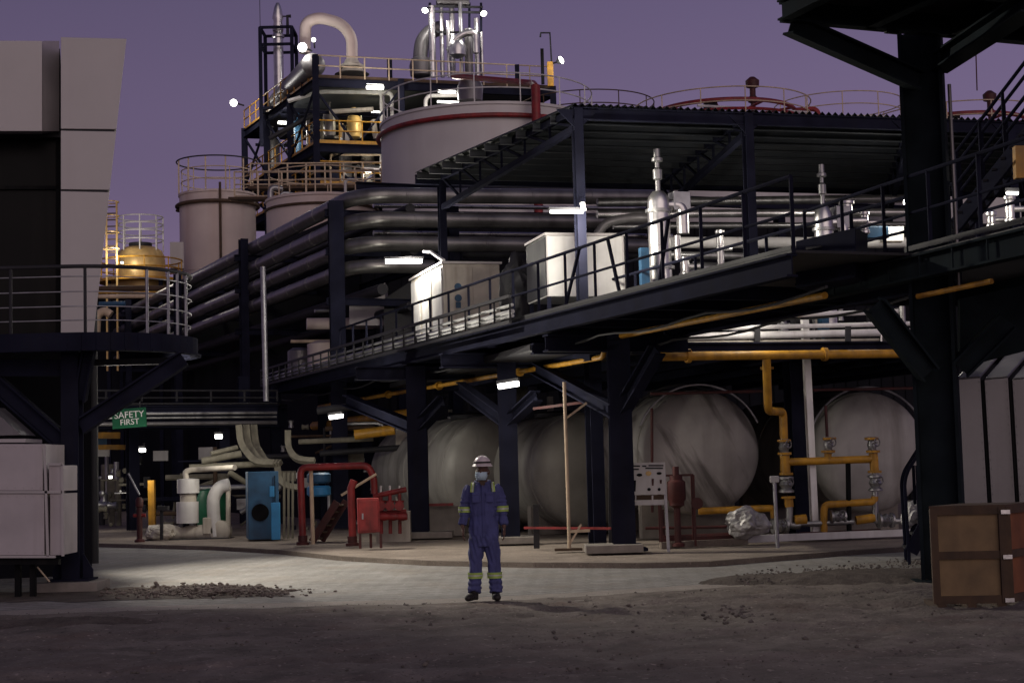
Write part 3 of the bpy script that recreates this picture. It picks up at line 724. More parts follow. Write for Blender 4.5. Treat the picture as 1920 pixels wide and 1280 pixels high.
# small valves and boxes crowding the deck edge under the walkway
rn = random.Random(5)
ev_ = T('valve_row', 'row of small valves and boxes crowding the deck edge under the walkway', 'pipework', P(1470, 640, 31.2))
for k in range(22):
    c = P(rn.uniform(1260, 1710), rn.uniform(586, 612), rn.uniform(31.2, 33)); m_ = rn.choice(('white', 'silver', 'dull_silver', 'blue', 'clad', 'charcoal', 'cream')); rr = rn.uniform(.05, .12)
    if k % 3 == 0: MB().box(c, rn.uniform(.15, .4), .2, rn.uniform(.15, .4), 16).build('instrument_box', m_, ev_, False, .01)
    elif k % 3 == 1: MB().lathe([(rr * .7, -rr * 2.4), (rr, -rr * 2.2), (rr * .6, 0), (rr, rr * 2.2), (rr * .7, rr * 2.4)], c, rn.choice((Z, V((1, .3, 0)))), 12).build('valve', m_, ev_)
    else: MB().tube([at_z(c, zE), c + Z * .2], rr * .5, 8).build('pipe', m_, ev_)
# white post
o = MB().bar(at_z(P(1528, 1002, 31.2), .1), P(1508, 588, 31.2), .27, .12).build('post', 'white_paint', None, False); tag(o, 'tall white painted post in front of the round tanks', 'post')
# ------------------------------------------------------------------ gas manifold
YG = 31.0
gm = T('gas_manifold', 'yellow gas pipe with drop legs and valves before the tanks', 'gas pipework', at_z(P(1550, 1000, YG), .12))
def gp(x, y, Y=YG): return P(x, y, Y)
MB().tube([P(1240, 668, 29.2), P(1740, 662, 31.1)], .085, 12).build('main_pipe', 'yellow', gm)
MB().tube([P(1437, 668, 29.95), gp(1440, 770, 30.3), gp(1468, 772), gp(1470, 826)], .08, 12, .12).build('drop_pipe', 'yellow', gm)
MB().tube([gp(1471, 850), gp(1473, 888)], .095, 12).build('pipe', 'yellow', gm)
MB().tube([gp(1471, 866), gp(1645, 860)], .075, 12).build('branch_pipe', 'yellow', gm)
MB().tube([gp(1637, 846), gp(1640, 884)], .085, 12).build('pipe', 'yellow', gm)
MB().tube([gp(1552, 862), gp(1553, 846)], .07, 12).build('pipe', 'yellow', gm)
MB().tube([gp(1545, 1000), gp(1545, 946), gp(1640, 940), gp(1640, 930)], .07, 12, .1).build('pipe', 'yellow', gm)
MB().tube([gp(1605, 975), gp(1640, 970)], .085, 12).build('pipe', 'yellow', gm)
MB().tube([gp(1310, 958, 31.3), gp(1450, 952, 31.3), gp(1452, 975, 31.3)], .07, 12, .06).build('pipe', 'yellow', gm)
MB().tube([gp(1478, 930), gp(1480, 950)], .085, 12).build('pipe', 'yellow', gm)
MB().tube([gp(1490, 975), gp(1512, 973)], .10, 12).build('pipe', 'yellow', gm)
for x, y in ((1438, 690), (1470, 826), (1471, 850), (1474, 888), (1637, 846), (1640, 884), (1553, 846), (1555, 822), (1634, 822), (1478, 932)): fl = MB(); disc_flange(fl, gp(x, y), Z, .135, .045); fl.build('flange', 'yellow', gm)
for x, y in ((1546, 664), (1290, 667)): fl = MB(); disc_flange(fl, P(x, y, 29.4 if x < 1400 else 30.35), V((1, .28, 0)), .13, .08); fl.build('flange', 'yellow', gm)
for nm_, x, y, r in (('valve', 1470, 838, .12), ('valve', 1553, 834, .11), ('valve', 1635, 834, .11), ('valve', 1474, 908, .15), ('valve', 1641, 905, .14), ('valve', 1462, 985, .15), ('valve', 1570, 968, .13), ('valve', 1660, 975, .15)):
    c = gp(x, y); vb = MB(); vb.lathe([(r * .6, -.16), (r, -.15), (r, -.11), (r * .65, -.08), (r * .9, 0), (r * .65, .08), (r, .11), (r, .15), (r * .6, .16)], c, Z if y < 940 else V((1, .2, 0)), 14)
    ob = vb.build(nm_, 'dull_silver', gm)
    hw = MB().tube([c + V((0, -.1, .03)), c + V((.05, -.22, .05))], .018, 6)
    hw.tube([c + V((.05 + .075 * math.cos(a) * .8, -.22 + .03 * math.cos(a), .05 + .075 * math.sin(a))) for a in [6.2832 * i / 16 for i in range(17)]], .012, 5, cap=False).build('handwheel', 'clad', ob)
o = MB().tube([gp(1548, 760, 31.4), gp(1551, 822, 31.4)], .03, 8).build('standpipe', 'dark_red'); tag(o, 'thin dark red upright pipe just right of the white post', 'pipe')
o = MB().tube([at_z(gp(1592, 1000), .1), gp(1590, 868)], .05, 8).build('pipe_support', 'blackish'); tag(o, 'black prop under the yellow branch pipe', 'support')
o = MB().tube([at_z(gp(1458, 1028, 28.6), .1), gp(1452, 905, 28.6)], .035, 8).build('meter_stand', 'galv'); tag(o, 'thin grey stand with a small pale meter head', 'stand')
MB().box(gp(1452, 898, 28.6), .16, .12, .12).build('meter', 'white', None, False, .02); tag(bpy.data.objects['meter'], 'small pale meter box on the thin grey stand', 'meter')
MB().tube([gp(1480, 945), gp(1480, 985), gp(1500, 985)], .07, 10, .08).build('pipe', 'dull_silver', gm)
MB().tube([gp(1641, 885), gp(1641, 978), gp(1690, 976)], .06, 10, .08).build('pipe', 'dull_silver', gm)
MB().tube([gp(1440, 985), gp(1600, 978)], .055, 10).build('pipe', 'dull_silver', gm)
def sack(name, label, pxs, Y, seed, m_):
    c = P(*pxs[0], Y); R_ = V(pxs[1]); bm = bmesh.new(); bmesh.ops.create_icosphere(bm, subdivisions=4, radius=1); mb = MB()
    for v in bm.verts:
        q = v.co.copy(); n_ = 1 + .30 * noise.noise(q * 1.7 + V((seed, 0, 0))) - .16 * abs(noise.noise(q * 3.2 + V((seed, 3, 0)))) - .10 * abs(noise.noise(q * 7 + V((seed, 5, 0))))
        mb.v.append(c + V((q.x * R_.x * n_, q.y * R_.y * n_, q.z * R_.z * n_ + (.25 * q.x * R_.z if seed == 2 else 0))))
    mb.f = [[v.index for v in f.verts] for f in bm.faces]; bm.free()
    return tag(mb.build(name, m_, None, False), label, 'wrapped valve')
sack('foil_wrap', 'crumpled silver foil wrapped round pipework before the tanks', ((1400, 980), (.42, .32, .30)), 30.0, 1, 'foil')
sack('foil_wrap', 'pale crumpled sack beside the small dark steps', ((1722, 962), (.26, .25, .24)), 25.2, 2, 'white')
# tank bund
o = MB().bar(P(1238, 1022, 29.6), P(1400, 1014, 30.0), .14, .12).build('bund_kerb', 'kerb_stone', None, False)
tag(o, 'dull low kerb in front of the red pump', 'kerb')
o = MB().bar(at_z(P(1396, 1016, 30.2), .19), at_z(P(1712, 1000, 31.2), .19), .12, .13).build('bund_kerb', 'white', None, False); tag(o, 'white painted kerb bounding the tank bund', 'kerb')

# ------------------------------------------------------------------ horizontal tanks
def htank(px, py, Y, rpx, label, deg=14, L=6.0, m_='tank_grey'):
    c = P(px, py, Y); r = rpx / F * Y; v, u = AX(deg)
    t = T('storage_tank', label, 'tank', at_z(c, .1), 'round horizontal tanks under the deck')
    prof = [(r * math.sin(a) ** .8, -r * .40 * math.cos(a) ** .9) for a in [math.pi / 2 * i / 14 for i in range(14)]] + [(r, 0)]
    MB().lathe(prof + [(r, .1)], c, u, 48).build('head', m_, t)
    MB().lathe([(r * .998, .1), (r * .998, L), (.01, L + r * .3)], c, u, 48).build('shell', m_, t)
    for k in (.12, 1.6, 3.1): MB().lathe([(r * 1.004, k - .02), (r * 1.012, k), (r * 1.004, k + .02)], c, u, 48).build('weld_seam', 'tank_grey_dim', t)
    for k in (.9, L - 1): MB().obox(at_z(c + u * k, (c.z - r * .55) / 2 + .05), v * r * .8, u * .12, Z * ((c.z - r * .55) / 2 - .05)).build('saddle', 'concrete', t, False)
    MB().lathe([(r * .45, 0), (r * .45, .1), (r * .38, .14)], c + Z * (r * .96) + u * 1.5, Z, 24).build('manhole', 'charcoal', t)
    return t, c, r, u, v
tk = htank(1626, 848, 33.6, 112, 'grey tank with round end right of the white post', 12)
tk2 = htank(1310, 848, 32.6, 116, 'grey tank with diagonal stains left of the yellow drop pipe', 12, m_='tank_stained')
htank(1098, 882, 36.0, 108, 'grey tank behind the thin scaffold pole', 20, m_='tank_grey_dim')
htank(935, 885, 38.6, 108, 'shadowed grey tank whose round end shows behind the worker', 22, m_='tank_grey_dim')
for a, b in (((1220, 738, 31.2), (1430, 733, 31.6)), ((1525, 731, 32.0), (1742, 727, 32.5))):
    o = MB().tube([P(*a), P(*b)], .03, 8).build('sprinkler_pipe', 'dark_red'); tag(o, 'thin red sprinkler pipe above the stained tank' if a[0] == 1220 else 'thin red sprinkler pipe above the tank right of the white post', 'pipe', 'red sprinkler pipes')
rr_ = T('drench_ring', 'curved grey pipe arching over the stained tank', 'pipe', tk2[1])
c, r, u, v = tk2[1:]
MB().tube([c + (v * math.cos(a) + Z * math.sin(a)) * (r * 1.09) - u * .1 for a in [math.radians(25 + 130 * i / 24) for i in range(25)]], .025, 8).build('pipe', 'galv', rr_)
MB().tube([c + (v * math.cos(a) + Z * math.sin(a)) * (r * 1.13) + u * 1.0 for a in [math.radians(45 + 90 * i / 24) for i in range(25)]], .03, 8).build('pipe', 'charcoal', rr_)
rr2 = T('drench_ring', 'curved grey pipe arching over the tank right of the white post', 'pipe', tk[1])
c, r, u, v = tk[1:]
MB().tube([c + (v * math.cos(a) + Z * math.sin(a)) * (r * 1.09) - u * .1 for a in [math.radians(15 + 140 * i / 24) for i in range(25)]], .025, 8).build('pipe', 'galv', rr2)
for (pts, r_, lb) in (([(1222, 765, 31.4), (1223, 960, 31.4)], .03, 'thin dark red upright pipe beside the stained tank'), ([(1210, 990, 30.5), (1420, 986, 30.6)], .03, 'thin dark red pipe low before the stained tank'), ([(1240, 1012, 30.2), (1375, 1006, 30.2)], .09, 'thick dark red pipe lying at the foot of the stained tank'), ([(1500, 1003, 30.9), (1650, 996, 31.2)], .06, 'red pipe end lying behind the white kerb'), ([(1240, 955, 30.6), (1243, 1010, 30.6)], .05, 'dark red upright stub behind the safety board')):
    o = MB().tube([P(*q) for q in pts], r_, 8).build('fire_pipe', 'dark_red'); tag(o, lb, 'pipe')
# dark red pump beside the board
rpz = T('fire_pump', 'dark red upright pump and frame right of the safety board', 'pump', at_z(P(1275, 1030, 29.6), .12))
b = at_z(P(1272, 1030, 29.6), .12)
MB().lathe([(.12, 0), (.12, .05), (.06, .08), (.06, .7), (.14, .75), (.14, .82), (.17, .86), (.17, 1.18), (.12, 1.22), (.12, 1.3)], b, Z, 20).build('pump_body', 'dark_red', rpz)
MB().lathe([(.06, 0), (.06, .16)], b + Z * 1.3, Z, 12).build('cap', 'dark_red', rpz)
fb = MB()
for x, y in ((-.3, 0), (.32, 0), (.32, .3), (-.3, .3)): fb.bar(b + V((x, y, 0)), b + V((x, y, 1.3)), .04)
fb.bar(b + V((-.3, 0, 1.3)), b + V((.32, 0, 1.3)), .04); fb.build('frame', 'dark_red', rpz, False)
MB().lathe([(.11, -.02), (.11, .02)], b + V((.36, -.1, .78)), V((0, 1, 0)), 16).build('handwheel', 'dark_red', rpz)

# ------------------------------------------------------------------ safety board
YS = 28.6
sb = T('safety_board', 'white safety notice board with pictograms on two legs', 'notice board', at_z(G(1210, 1042), .12))
q = lambda x, y, d=0: P(x, y, YS - d)
MB().prism([q(1167, 868), q(1247, 866), q(1248, 926), q(1168, 928)], V((0, .04, 0))).build('panel', 'white', sb, False)
MB().prism([q(1171, 938), q(1245, 936), q(1245, 946), q(1171, 947)], V((0, .04, 0))).build('lower_panel', 'white', sb, False)
MB().prism([q(1172, 928.5), q(1245, 927), q(1245, 935.5), q(1172, 937)], V((0, .03, 0))).build('text_strip', 'rust_wood', sb, False)
tx = MB()
for a, b_ in ((1191, 1193), (1222, 1225)): tx.prism([q(a, 928, .012), q(b_, 928, .012), q(b_, 937, .012), q(a, 937, .012)], V((0, .01, 0)))
tx.build('strip_divider', 'white', sb, False)
for x0_, x1_, y_ in ((1176, 1200, 872), (1204, 1212, 872), (1216, 1244, 871), (1172, 1198, 878), (1210, 1243, 876)):
    MB().prism([q(x0_, y_, .012), q(x1_, y_, .012), q(x1_, y_ + 2.6, .012), q(x0_, y_ + 2.6, .012)], V((0, .008, 0))).build('heading', 'charcoal', sb, False)
def disc(x, y, rx, ry, m_, n=12):
    MB().prism([q(x + rx * math.cos(6.283 * i / n), y + ry * math.sin(6.283 * i / n), .012) for i in range(n)], V((0, .008, 0))).build('pictogram', m_, sb, False)
disc(1176, 890, 4, 4.5, 'clad'); disc(1199, 890, 5.5, 3, 'blackish'); disc(1216, 887, 5.5, 4.5, 'pale_yellow'); disc(1236, 887, 5, 2.6, 'blackish')
def strip(x, y0_, y1_, w_, m_): MB().prism([q(x - w_, y0_, .012), q(x + w_, y0_, .012), q(x + w_ * .7, y1_, .012), q(x - w_ * .7, y1_, .012)], V((0, .008, 0))).build('pictogram', m_, sb, False)
strip(1190, 900, 921, 2.6, 'blackish'); strip(1224, 897, 910, 2.2, 'dark_red'); strip(1239, 899, 906, 2.2, 'dark_red'); disc(1217, 917, 3.4, 3, 'blackish'); disc(1236, 917, 3, 3, 'blackish')
for a, b_ in (((1172, 945), (1182, 1042)), ((1244, 866), (1254, 1040))): MB().bar(q(*a, -.03), q(*b_, -.03), .05).build('leg', 'galv', sb, False)
# scaffold pole with brace and red bar
sp2 = T('scaffold_pole', 'tall beige scaffold pole with a small angled brace', 'pole', at_z(P(1066, 1035, 29.2), .12))
MB().tube([at_z(P(1068, 1036, 29.2), .12), P(1058, 716, 29.2)], .033, 10).build('pole', 'pole_beige', sp2)
MB().bar(P(1068, 1020, 29.2), P(1090, 982, 29.2), .035).build('brace', 'pole_beige', sp2, False)
MB().bar(P(1066, 996, 29.2), P(1106, 994, 29.2), .05).build('brace', 'pole_beige', sp2, False)
MB().bar(P(1060, 785, 29.3), P(1100, 755, 29.3), .04).build('brace', 'pole_beige', sp2, False)
MB().box(at_z(P(1066, 1036, 29.2), .14), .5, .25, .04).build('base_plate', 'rust_wood', sp2, False)
o = MB().bar(P(983, 989, 30), P(1146, 990, 29.2), .042).build('barrier_rail', 'red', None, False); tag(o, 'red horizontal bar behind the scaffold pole', 'barrier')
o = MB().bar(P(1000, 766, 31), P(1110, 752, 30.6), .05).build('barrier_rail', 'dark_red', None, False); tag(o, 'short red bar high up behind the scaffold pole', 'barrier')
for px in (1006, 1147):
    o = MB().bar(at_z(P(px, 1020, 30.2), .12), P(px - 1, 945 if px < 1100 else 800, 30.2), .11).build('barrier_post', 'charcoal', None, False); tag(o, 'short dark post left of the scaffold pole' if px < 1100 else 'thin grey upright beside the walkway column at the board', 'post')
# ================================================================== SHELTER ROOF
sh = T('canopy_shelter', 'dark open shelter with corrugated roof on slim steel columns', 'shelter', at_z(P(1080, 800, 29.8), zE))
YC = 29.8
fl_, fr_ = P(1072, 196, YC), P(1990, 228, 33.0)
bl_, br_ = P(778, 321, 37.6), P(2060, 352, 41.5)
zf = (fl_.z + fr_.z) / 2; zb2 = (bl_.z + br_.z) / 2
nst = 150; cor = MB()
for i in range(nst + 1):
    t = i / nst; h = .035 * (1 if (i // 1) % 2 else -1)
    a = fl_.lerp(fr_, t) + Z * h; b = bl_.lerp(br_, t) + Z * h; cor.v += [a, b]
    if i: k = 2 * i; cor.f.append([k - 2, k, k + 1, k - 1])
ro = cor.build('roof', 'roofing', sh, False); ro.modifiers.new('s', 'SOLIDIFY').thickness = .012
for i in range(11):
    t = (i + .15) / 10.3; a = fl_.lerp(bl_, t) - Z * .12; b = fr_.lerp(br_, t) - Z * .12
    MB().ibeam(a, b, .09, .16, .02).build('purlin', 'steel_interior', sh, False)
fdir = (fr_ - fl_).normalized()
cols = []
for px, Y in ((1079, 29.9), (1394, 31.0), (1696, 32.1), (1880, 32.8)):
    t = (P(px, 200, Y) - fl_).dot(fdir) / (fr_ - fl_).length
    top = fl_.lerp(fr_, t) - Z * .08; bt_ = at_z(top, zE)
    c_ = MB().ibeam(bt_, top, .17, .2, .025, fdir).build('column', 'navy', sh, False)
    btop = bl_.lerp(br_, t) - Z * .1
    if px == 1079: bcol = P(812, 330, 37.2)
    t2 = t if px != 1079 else .035
    btop = bl_.lerp(br_, t2) - Z * .12
    MB().ibeam(at_z(btop, zE if px != 1079 else 4.3), btop, .17, .2, .025, fdir).build('column', 'navy', sh, False)
    # sloping truss from the back column to the front one
    lo_b = btop - Z * .75; lo_f = top - Z * .35; lo_m = top.lerp(btop, .5) - Z * .55
    tr = MB(); tr.bar(top - Z * .03, btop - Z * .03, .12, .12); tr.bar(lo_f, lo_b, .12, .12)
    for s in range(7):
        u1, u2 = s / 6.0, (s + .5) / 6.0
        tr.bar(top.lerp(btop, u1), lo_f.lerp(lo_b, u1), .05)
        if s < 6: tr.bar(lo_f.lerp(lo_b, u1), top.lerp(btop, min(1, (s + 1) / 6)), .05)
    tr.build('truss', 'navy', sh, False)
    for s in (-1, 1): MB().prism([top - Z * .02, top + fdir * s * .42 - Z * .02, top - Z * .42], (fdir.cross(Z)) * .03).build('gusset', 'navy', sh, False)
MB().ibeam(fl_ - Z * .17, fr_ - Z * .17, .1, .24, .02).build('eave_beam', 'navy', sh, False)
MB().ibeam(bl_ - Z * .2, br_ - Z * .2, .1, .22, .02).build('eave_beam', 'navy', sh, False)

# ------------------------------------------------------------------ vertical filters, boxes, pumps on the deck
def filt(px, Y, ytop, ybot, s, label):
    base = P(px, ybot, Y); t = T('filter_vessel', label, 'vessel', base, 'silver filter vessels on the deck')
    H = P(px, ytop, Y).z - base.z; r = s
    MB().lathe([(r * .8, 0), (r, .03), (r, H * .62), (r * .9, H * .66), (r * .5, H * .70)], base, Z, 24).build('body', 'silver', t)
    MB().lathe([(r * 1.25, -.03), (r * 1.25, .03)], base + Z * H * .16, Z, 24).build('flange', 'dull_silver', t)
    MB().lathe([(r * 1.2, -.03), (r * 1.2, .03)], base + Z * H * .56, Z, 24).build('flange', 'dull_silver', t)
    vb = MB(); vb.lathe([(r * .22, 0), (r * .22, .25), (r * .4, .27), (r * .42, .45), (r * .2, .5), (r * .2, .6), (r * .5, .62), (r * .5, .68), (r * .3, .7), (r * .3, .86)], base + Z * H * .69, Z, 16)
    vb.build('relief_valve', 'dull_silver', t)
    MB().tube([base + Z * H * .60, base + Z * H * .60 + V((r * 2.1, .05, 0)), base + Z * H * .40 + V((r * 2.1, .05, 0))], r * .55, 12, .15).build('elbow_pipe', 'silver', t)
    MB().box(base + Z * H * .63 + V((r * 1.9, .1, 0)), r * 1.6, .3, H * .13, 16).build('actuator_box', 'galv', t, False, .01)
    MB().tube([base + Z * H * .38 + V((r * 1.5, -.1, 0)), base + Z * H * .2 + V((r * 1.5, -.1, 0))], r * .3, 10).build('side_pipe', 'silver', t)
    return t
filt(1240, 30.8, 280, 545, .22, 'tall silver filter vessel between the white container and third shelter bay')
filt(1552, 31.6, 290, 610, .19, 'slender silver vessel beneath the second shelter bay beside the end panel')
bx = T('white_container', 'white rectangular cabinet lit brightly behind the railing', 'cabinet', P(1026, 556, 31.2))
cbx = P(1026, 556, 31.2); hb = P(1026, 441, 31.2).z - cbx.z; vv, uu = AX(14)
MB().prism([cbx, cbx + vv * 1.62, cbx + vv * 1.62 + Z * hb, cbx + Z * hb], uu * 1.5).build('body', 'white', bx, False, .02)
MB().prism([cbx + Z * hb - uu * .03 - vv * .03, cbx + vv * 1.66 + Z * hb - uu * .03, cbx + vv * 1.66 + Z * (hb + .05) - uu * .03, cbx + Z * (hb + .05) - uu * .03 - vv * .03], uu * 1.58).build('lid', 'panel_grey', bx, False)
MB().prism([cbx + Z * .03, cbx + uu * 1.47 + Z * .03, cbx + uu * 1.47 + Z * (hb - .03), cbx + Z * (hb - .03)], vv * -.02).build('side_panel', 'charcoal', bx, False)  # charcoal sheet put on to give this side its shade
for k in (0.02, .8, 1.58): MB().bar(cbx + vv * k - uu * .012, cbx + vv * k - uu * .012 + Z * hb, .03, .02).build('frame', 'panel_grey', bx, False)
for k in (.05, 1.5):
    for d in (.05, 1.4): q = cbx + vv * k + uu * d; MB().bar(at_z(q, zE), q, .08).build('leg', 'navy', bx, False)
for (xa, xb, lb) in ((1100, 1128, 'dark dustbin-shaped drum before the white cabinet'),):
    pass
o = MB().box(P(1208, 500, 30.4), .16, .16, .72, 14).build('valve_actuator', 'blue'); tag(o, 'blue box left of the tall silver filter vessel', 'actuator')
kb = T('control_cabinet', 'white control cabinet with blue mandatory sign on its door', 'cabinet', P(832, 622, 36.5))
ck = P(833, 622, 36.5); hk = P(833, 494, 36.5).z - ck.z; v2, u2 = AX(16)
kbd = MB().prism([ck, ck + v2 * 1.35, ck + v2 * 1.35 + Z * hk, ck + Z * hk], u2 * 3.4).build('body', 'cream', kb, False, .015)
MB().prism([ck + Z * hk - u2 * .05 - v2 * .05, ck + v2 * 1.4 + Z * hk - u2 * .05, ck + v2 * 1.4 + Z * (hk + .05) - u2 * .05, ck + Z * (hk + .05) - u2 * .05 - v2 * .05], u2 * 3.5).build('lid', 'panel_grey', kb, False)
for a, b in ((.06, .64), (.70, 1.28)):
    MB().prism([ck + v2 * a + Z * .08, ck + v2 * b + Z * .08, ck + v2 * b + Z * (hk - .08), ck + v2 * a + Z * (hk - .08)], u2 * -.02).build('door', 'cream', kb, False, .006)
for a in (.1, 1.2, 2.4):
    MB().prism([ck + u2 * a + Z * .08 - v2 * .0, ck + u2 * (a + .95) + Z * .08, ck + u2 * (a + .95) + Z * (hk - .08), ck + u2 * a + Z * (hk - .08)], v2 * -.02).build('side_panel', 'white', kb, False, .006)
sg = MB()
for dz in (.28, .02): sg.lathe([(.085, 0), (.085, .008)], ck + v2 * .34 + Z * (hk * .48 + dz) - u2 * .03, u2 * -1, 20)
MB().box(ck + v2 * .34 + Z * (hk * .48 - .14) - u2 * .03, .12, .012, .14, 16).build('sign', 'blue', kb, False)
sg.build('sign', 'blue', kb)
MB().prism([ck - Z * .42, ck + v2 * 1.35 - Z * .42, ck + v2 * 1.35 - Z * .02, ck - Z * .02], u2 * 3.3).build('plinth', 'navy', kb, False)
tb = T('dark_tarpaulin', 'dark slumped tarpaulin between the two white cabinets', 'tarpaulin', P(975, 600, 33.5)); tb['label'] = 'dark slumped cover between the two white cabinets'
bm = bmesh.new(); bmesh.ops.create_icosphere(bm, subdivisions=4, radius=1); mb = MB(); c = P(975, 545, 33.5)
for v in bm.verts:
    q = v.co; n_ = 1 + .3 * noise.noise(q * 2 + V((5, 1, 2))) + .12 * noise.noise(q * 6); mb.v.append(c + V((q.x * .42 * n_, q.y * .5 * n_, q.z * .75 * n_)))
mb.f = [[v.index for v in f.verts] for f in bm.faces]; bm.free(); mb.build('cover', 'charcoal', tb)
# horizontal silver piping between columns on the deck
for i, (xa, ya, xb, yb, Y, r, m_, lb) in enumerate((
    (1120, 402, 1720, 398, 34, .09, 'silver', 'upper silver pipe under the shelter behind the filter vessels'),
    (1150, 425, 1730, 420, 34.5, .06, 'dull_silver', 'thin silver pipe just under the upper silver pipe'),
    (1260, 455, 1730, 455, 33.2, .12, 'white', 'thick pale pipe running behind the filter vessels'),
    (1250, 478, 1710, 486, 33.0, .07, 'dull_silver', 'pale pipe below the thick pale pipe behind the railing'),
    (1300, 505, 1640, 515, 33.5, .16, 'galv', 'wide grey pipe lowest behind the walkway railing'),
    (1120, 380, 1720, 372, 36, .10, 'dull_silver', 'dull pipe highest under the shelter roof'))):
    o = MB().tube([P(xa, ya, Y), P(xb, yb, Y + 1.6)], r, 12).build('deck_pipe', m_); tag(o, lb, 'pipe', 'silver pipes on the equipment deck')
o = MB().tube([P(1120, 440, 33), P(1135, 418, 33), P(1180, 408, 33), P(1230, 408, 33.3)], .10, 10, .4).build('hose', 'clad'); tag(o, 'grey ribbed bend over the white lit cabinet', 'pipe')
for (px, py0, py1, Y, s, lb) in ((1352, 430, 505, 32.5, .1, 'short silver stub pipe behind the railing near the second column'), (1285, 480, 520, 32.2, .13, 'stubby dark valve body behind the railing'), (1590, 375, 455, 32.0, .16, 'shiny silver pump head beside the slender vessel'), (1622, 395, 440, 32.2, .1, 'small shiny valve right of the silver pump head'), (1860, 395, 430, 27.0, .09, 'left shiny valve between the tall column and stairs'), (1895, 365, 420, 26.6, .1, 'bright shiny pipe at the far right above the deck')):
    b = P(px, py1, Y); H = P(px, py0, Y).z - b.z; t = T('valve', lb, 'valve', b, 'valves on the equipment deck')
    MB().lathe([(s * .6, 0), (s, .03), (s, .08), (s * .7, .1), (s * .8, H * .5), (s * .7, H - .1), (s, H - .08), (s, H - .03), (s * .5, H)], b, Z, 16).build('body', 'silver', t)
    MB().tube([b + Z * H * .5, b + Z * H * .5 + V((s * 2.4, 0, 0))], s * .5, 10).build('branch', 'silver', t)
o = MB().box(P(1640, 437, 33), .5, .3, .25, 16).build('instrument_box', 'blue', None, False, .02); tag(o, 'small blue box behind the platform railing', 'box')
o = MB().prism([P(1655, 425, 33.4), P(1695, 424, 33.4), P(1695, 452, 33.4), P(1655, 452, 33.4)], V((0, .3, 0))).build('instrument_box', 'white', None, False, .01); tag(o, 'white edged box beside the small blue box', 'box')
o = MB().prism([P(1608, 490, 33.4), P(1700, 488, 33.4), P(1700, 500, 33.4), P(1608, 502, 33.4)], V((0, .3, 0))).build('cable_trunking', 'pole_beige', None, False); tag(o, 'pale trunking strip behind the platform railing', 'trunking')

# ================================================================== PIPE RACK
pr = T('pipe_rack', 'dark steel pipe rack with tall columns receding to the left', 'pipe rack', at_z(P(640, 1000, 43), 0))
E0 = P(638, 900, 43); RD = (P(215, 620, 72) - P(638, 620, 43)); RD.z = 0; RL = RD.length; RD.normalize(); RN = V((-RD.y, RD.x, 0)); RN = RN if RN.x > 0 else -RN
rk = MB()
for d, ytop in ((0, 378),):
    b = at_z(E0, .12); MB().ibeam(b, at_z(b, P(638, 378, 43).z), .4, .42, .035, V((1, .2, 0)).normalized()).build('column', 'navy', pr, False)
zT = P(638, 378, 43).z
for d in (9.5, 19, 28.5):
    for o_ in (0, 3.4):
        b = at_z(E0 + RD * d + RN * o_, .12); MB().ibeam(b, at_z(b, zT + .3), .25, .3, .03, RN).build('column', 'navy', pr, False)
b = at_z(E0 + RN * 3.4, .12); MB().ibeam(b, at_z(b, zT), .3, .36, .03, RN).build('column', 'navy', pr, False)
for z_ in (6.2, 7.55, 8.6):
    for d in (0, 9.5, 19, 28.5):
        a = at_z(E0 + RD * d - RN * .3, z_); MB().ibeam(a, a + RN * 4.0, .16, .2, .02).build('cross_beam', 'navy', pr, False)
    a = at_z(E0 + RN * 3.5, z_); MB().ibeam(a, a + RD * RL, .16, .2, .02).build('stringer', 'navy', pr, False)
# right-hand run of the rack
XR = P(1240, 372, 46.5) - P(700, 366, 42.6); XR.z = 0; XR.normalize()
for px, Y in ((1240, 47.2), (1480, 49)):
    b = at_z(P(px, 900, Y), 3.9); MB().ibeam(b, at_z(b, 9.6), .25, .3, .03, XR).build('column', 'navy', pr, False)
for z_ in (9.35,):
    MB().ibeam(at_z(E0 + RN * .6, z_), at_z(P(1700, 400, 50), z_), .2, .28, .03).build('stringer', 'navy', pr, False)
# bent pipes: from the left along the rack, elbow, then right
levels = ((366, 388, .215, 'thick grey pipe, topmost in the bent bundle of the rack'), (411, 433, .215, 'thick shiny pipe second from the top in the bent bundle'), (456, 482, .21, 'thick shiny pipe third from the top in the bent bundle'), (497, 523, .19, 'lamp lit pipe lowest in the bent bundle of the rack'))
for i, (yr, yl, r, lb) in enumerate(levels):
    c = P(668, yr, 42.4); zz = c.z
    l_end = at_z(c + RD * (RL + 14), zz - .25)
    r_end = P(1225 if i else 1250, yr + (4, 6, 6, 6)[i], 46.5)
    if i == 3: r_end = P(812, yr + 4, 43.4)
    pm = MB().tube([l_end, c, r_end], r, 16, 1.1)                  # lagging bands belong to the pipe's surface
    for e_ in (l_end, r_end):
        d_ = (e_ - c); n_ = int((d_.length - 1.4) / 1.9)
        for k in range(n_): pm.lathe([(r * 1.0, -.045), (r * 1.035, -.04), (r * 1.035, .04), (r * 1.0, .045)], c + d_.normalized() * (1.4 + 1.9 * k + .25 * i), d_, 16)
    o = pm.build('rack_pipe', 'rack_metal'); tag(o, lb, 'pipe', 'bent pipes on the pipe rack')
for i, (yl, off, r, m_, lb) in enumerate(((392, 1.5, .14, 'charcoal', 'dark straight pipe behind the bent pipes, upper one'), (545, .7, .16, 'charcoal', 'dark straight pipe low on the rack left of its first column'), (470, 1.6, .13, 'charcoal', 'dark straight pipe behind the bent pipes, middle one'), (575, 1.5, .12, 'charcoal', 'thin dark pipe lowest on the receding rack'))):
    c = P(660, yl, 43) + RN * off
    o = MB().tube([c + RD * -.5, c + RD * (RL + 10)], r, 12).build('rack_pipe', m_); tag(o, lb, 'pipe', 'dark straight pipes on the pipe rack')
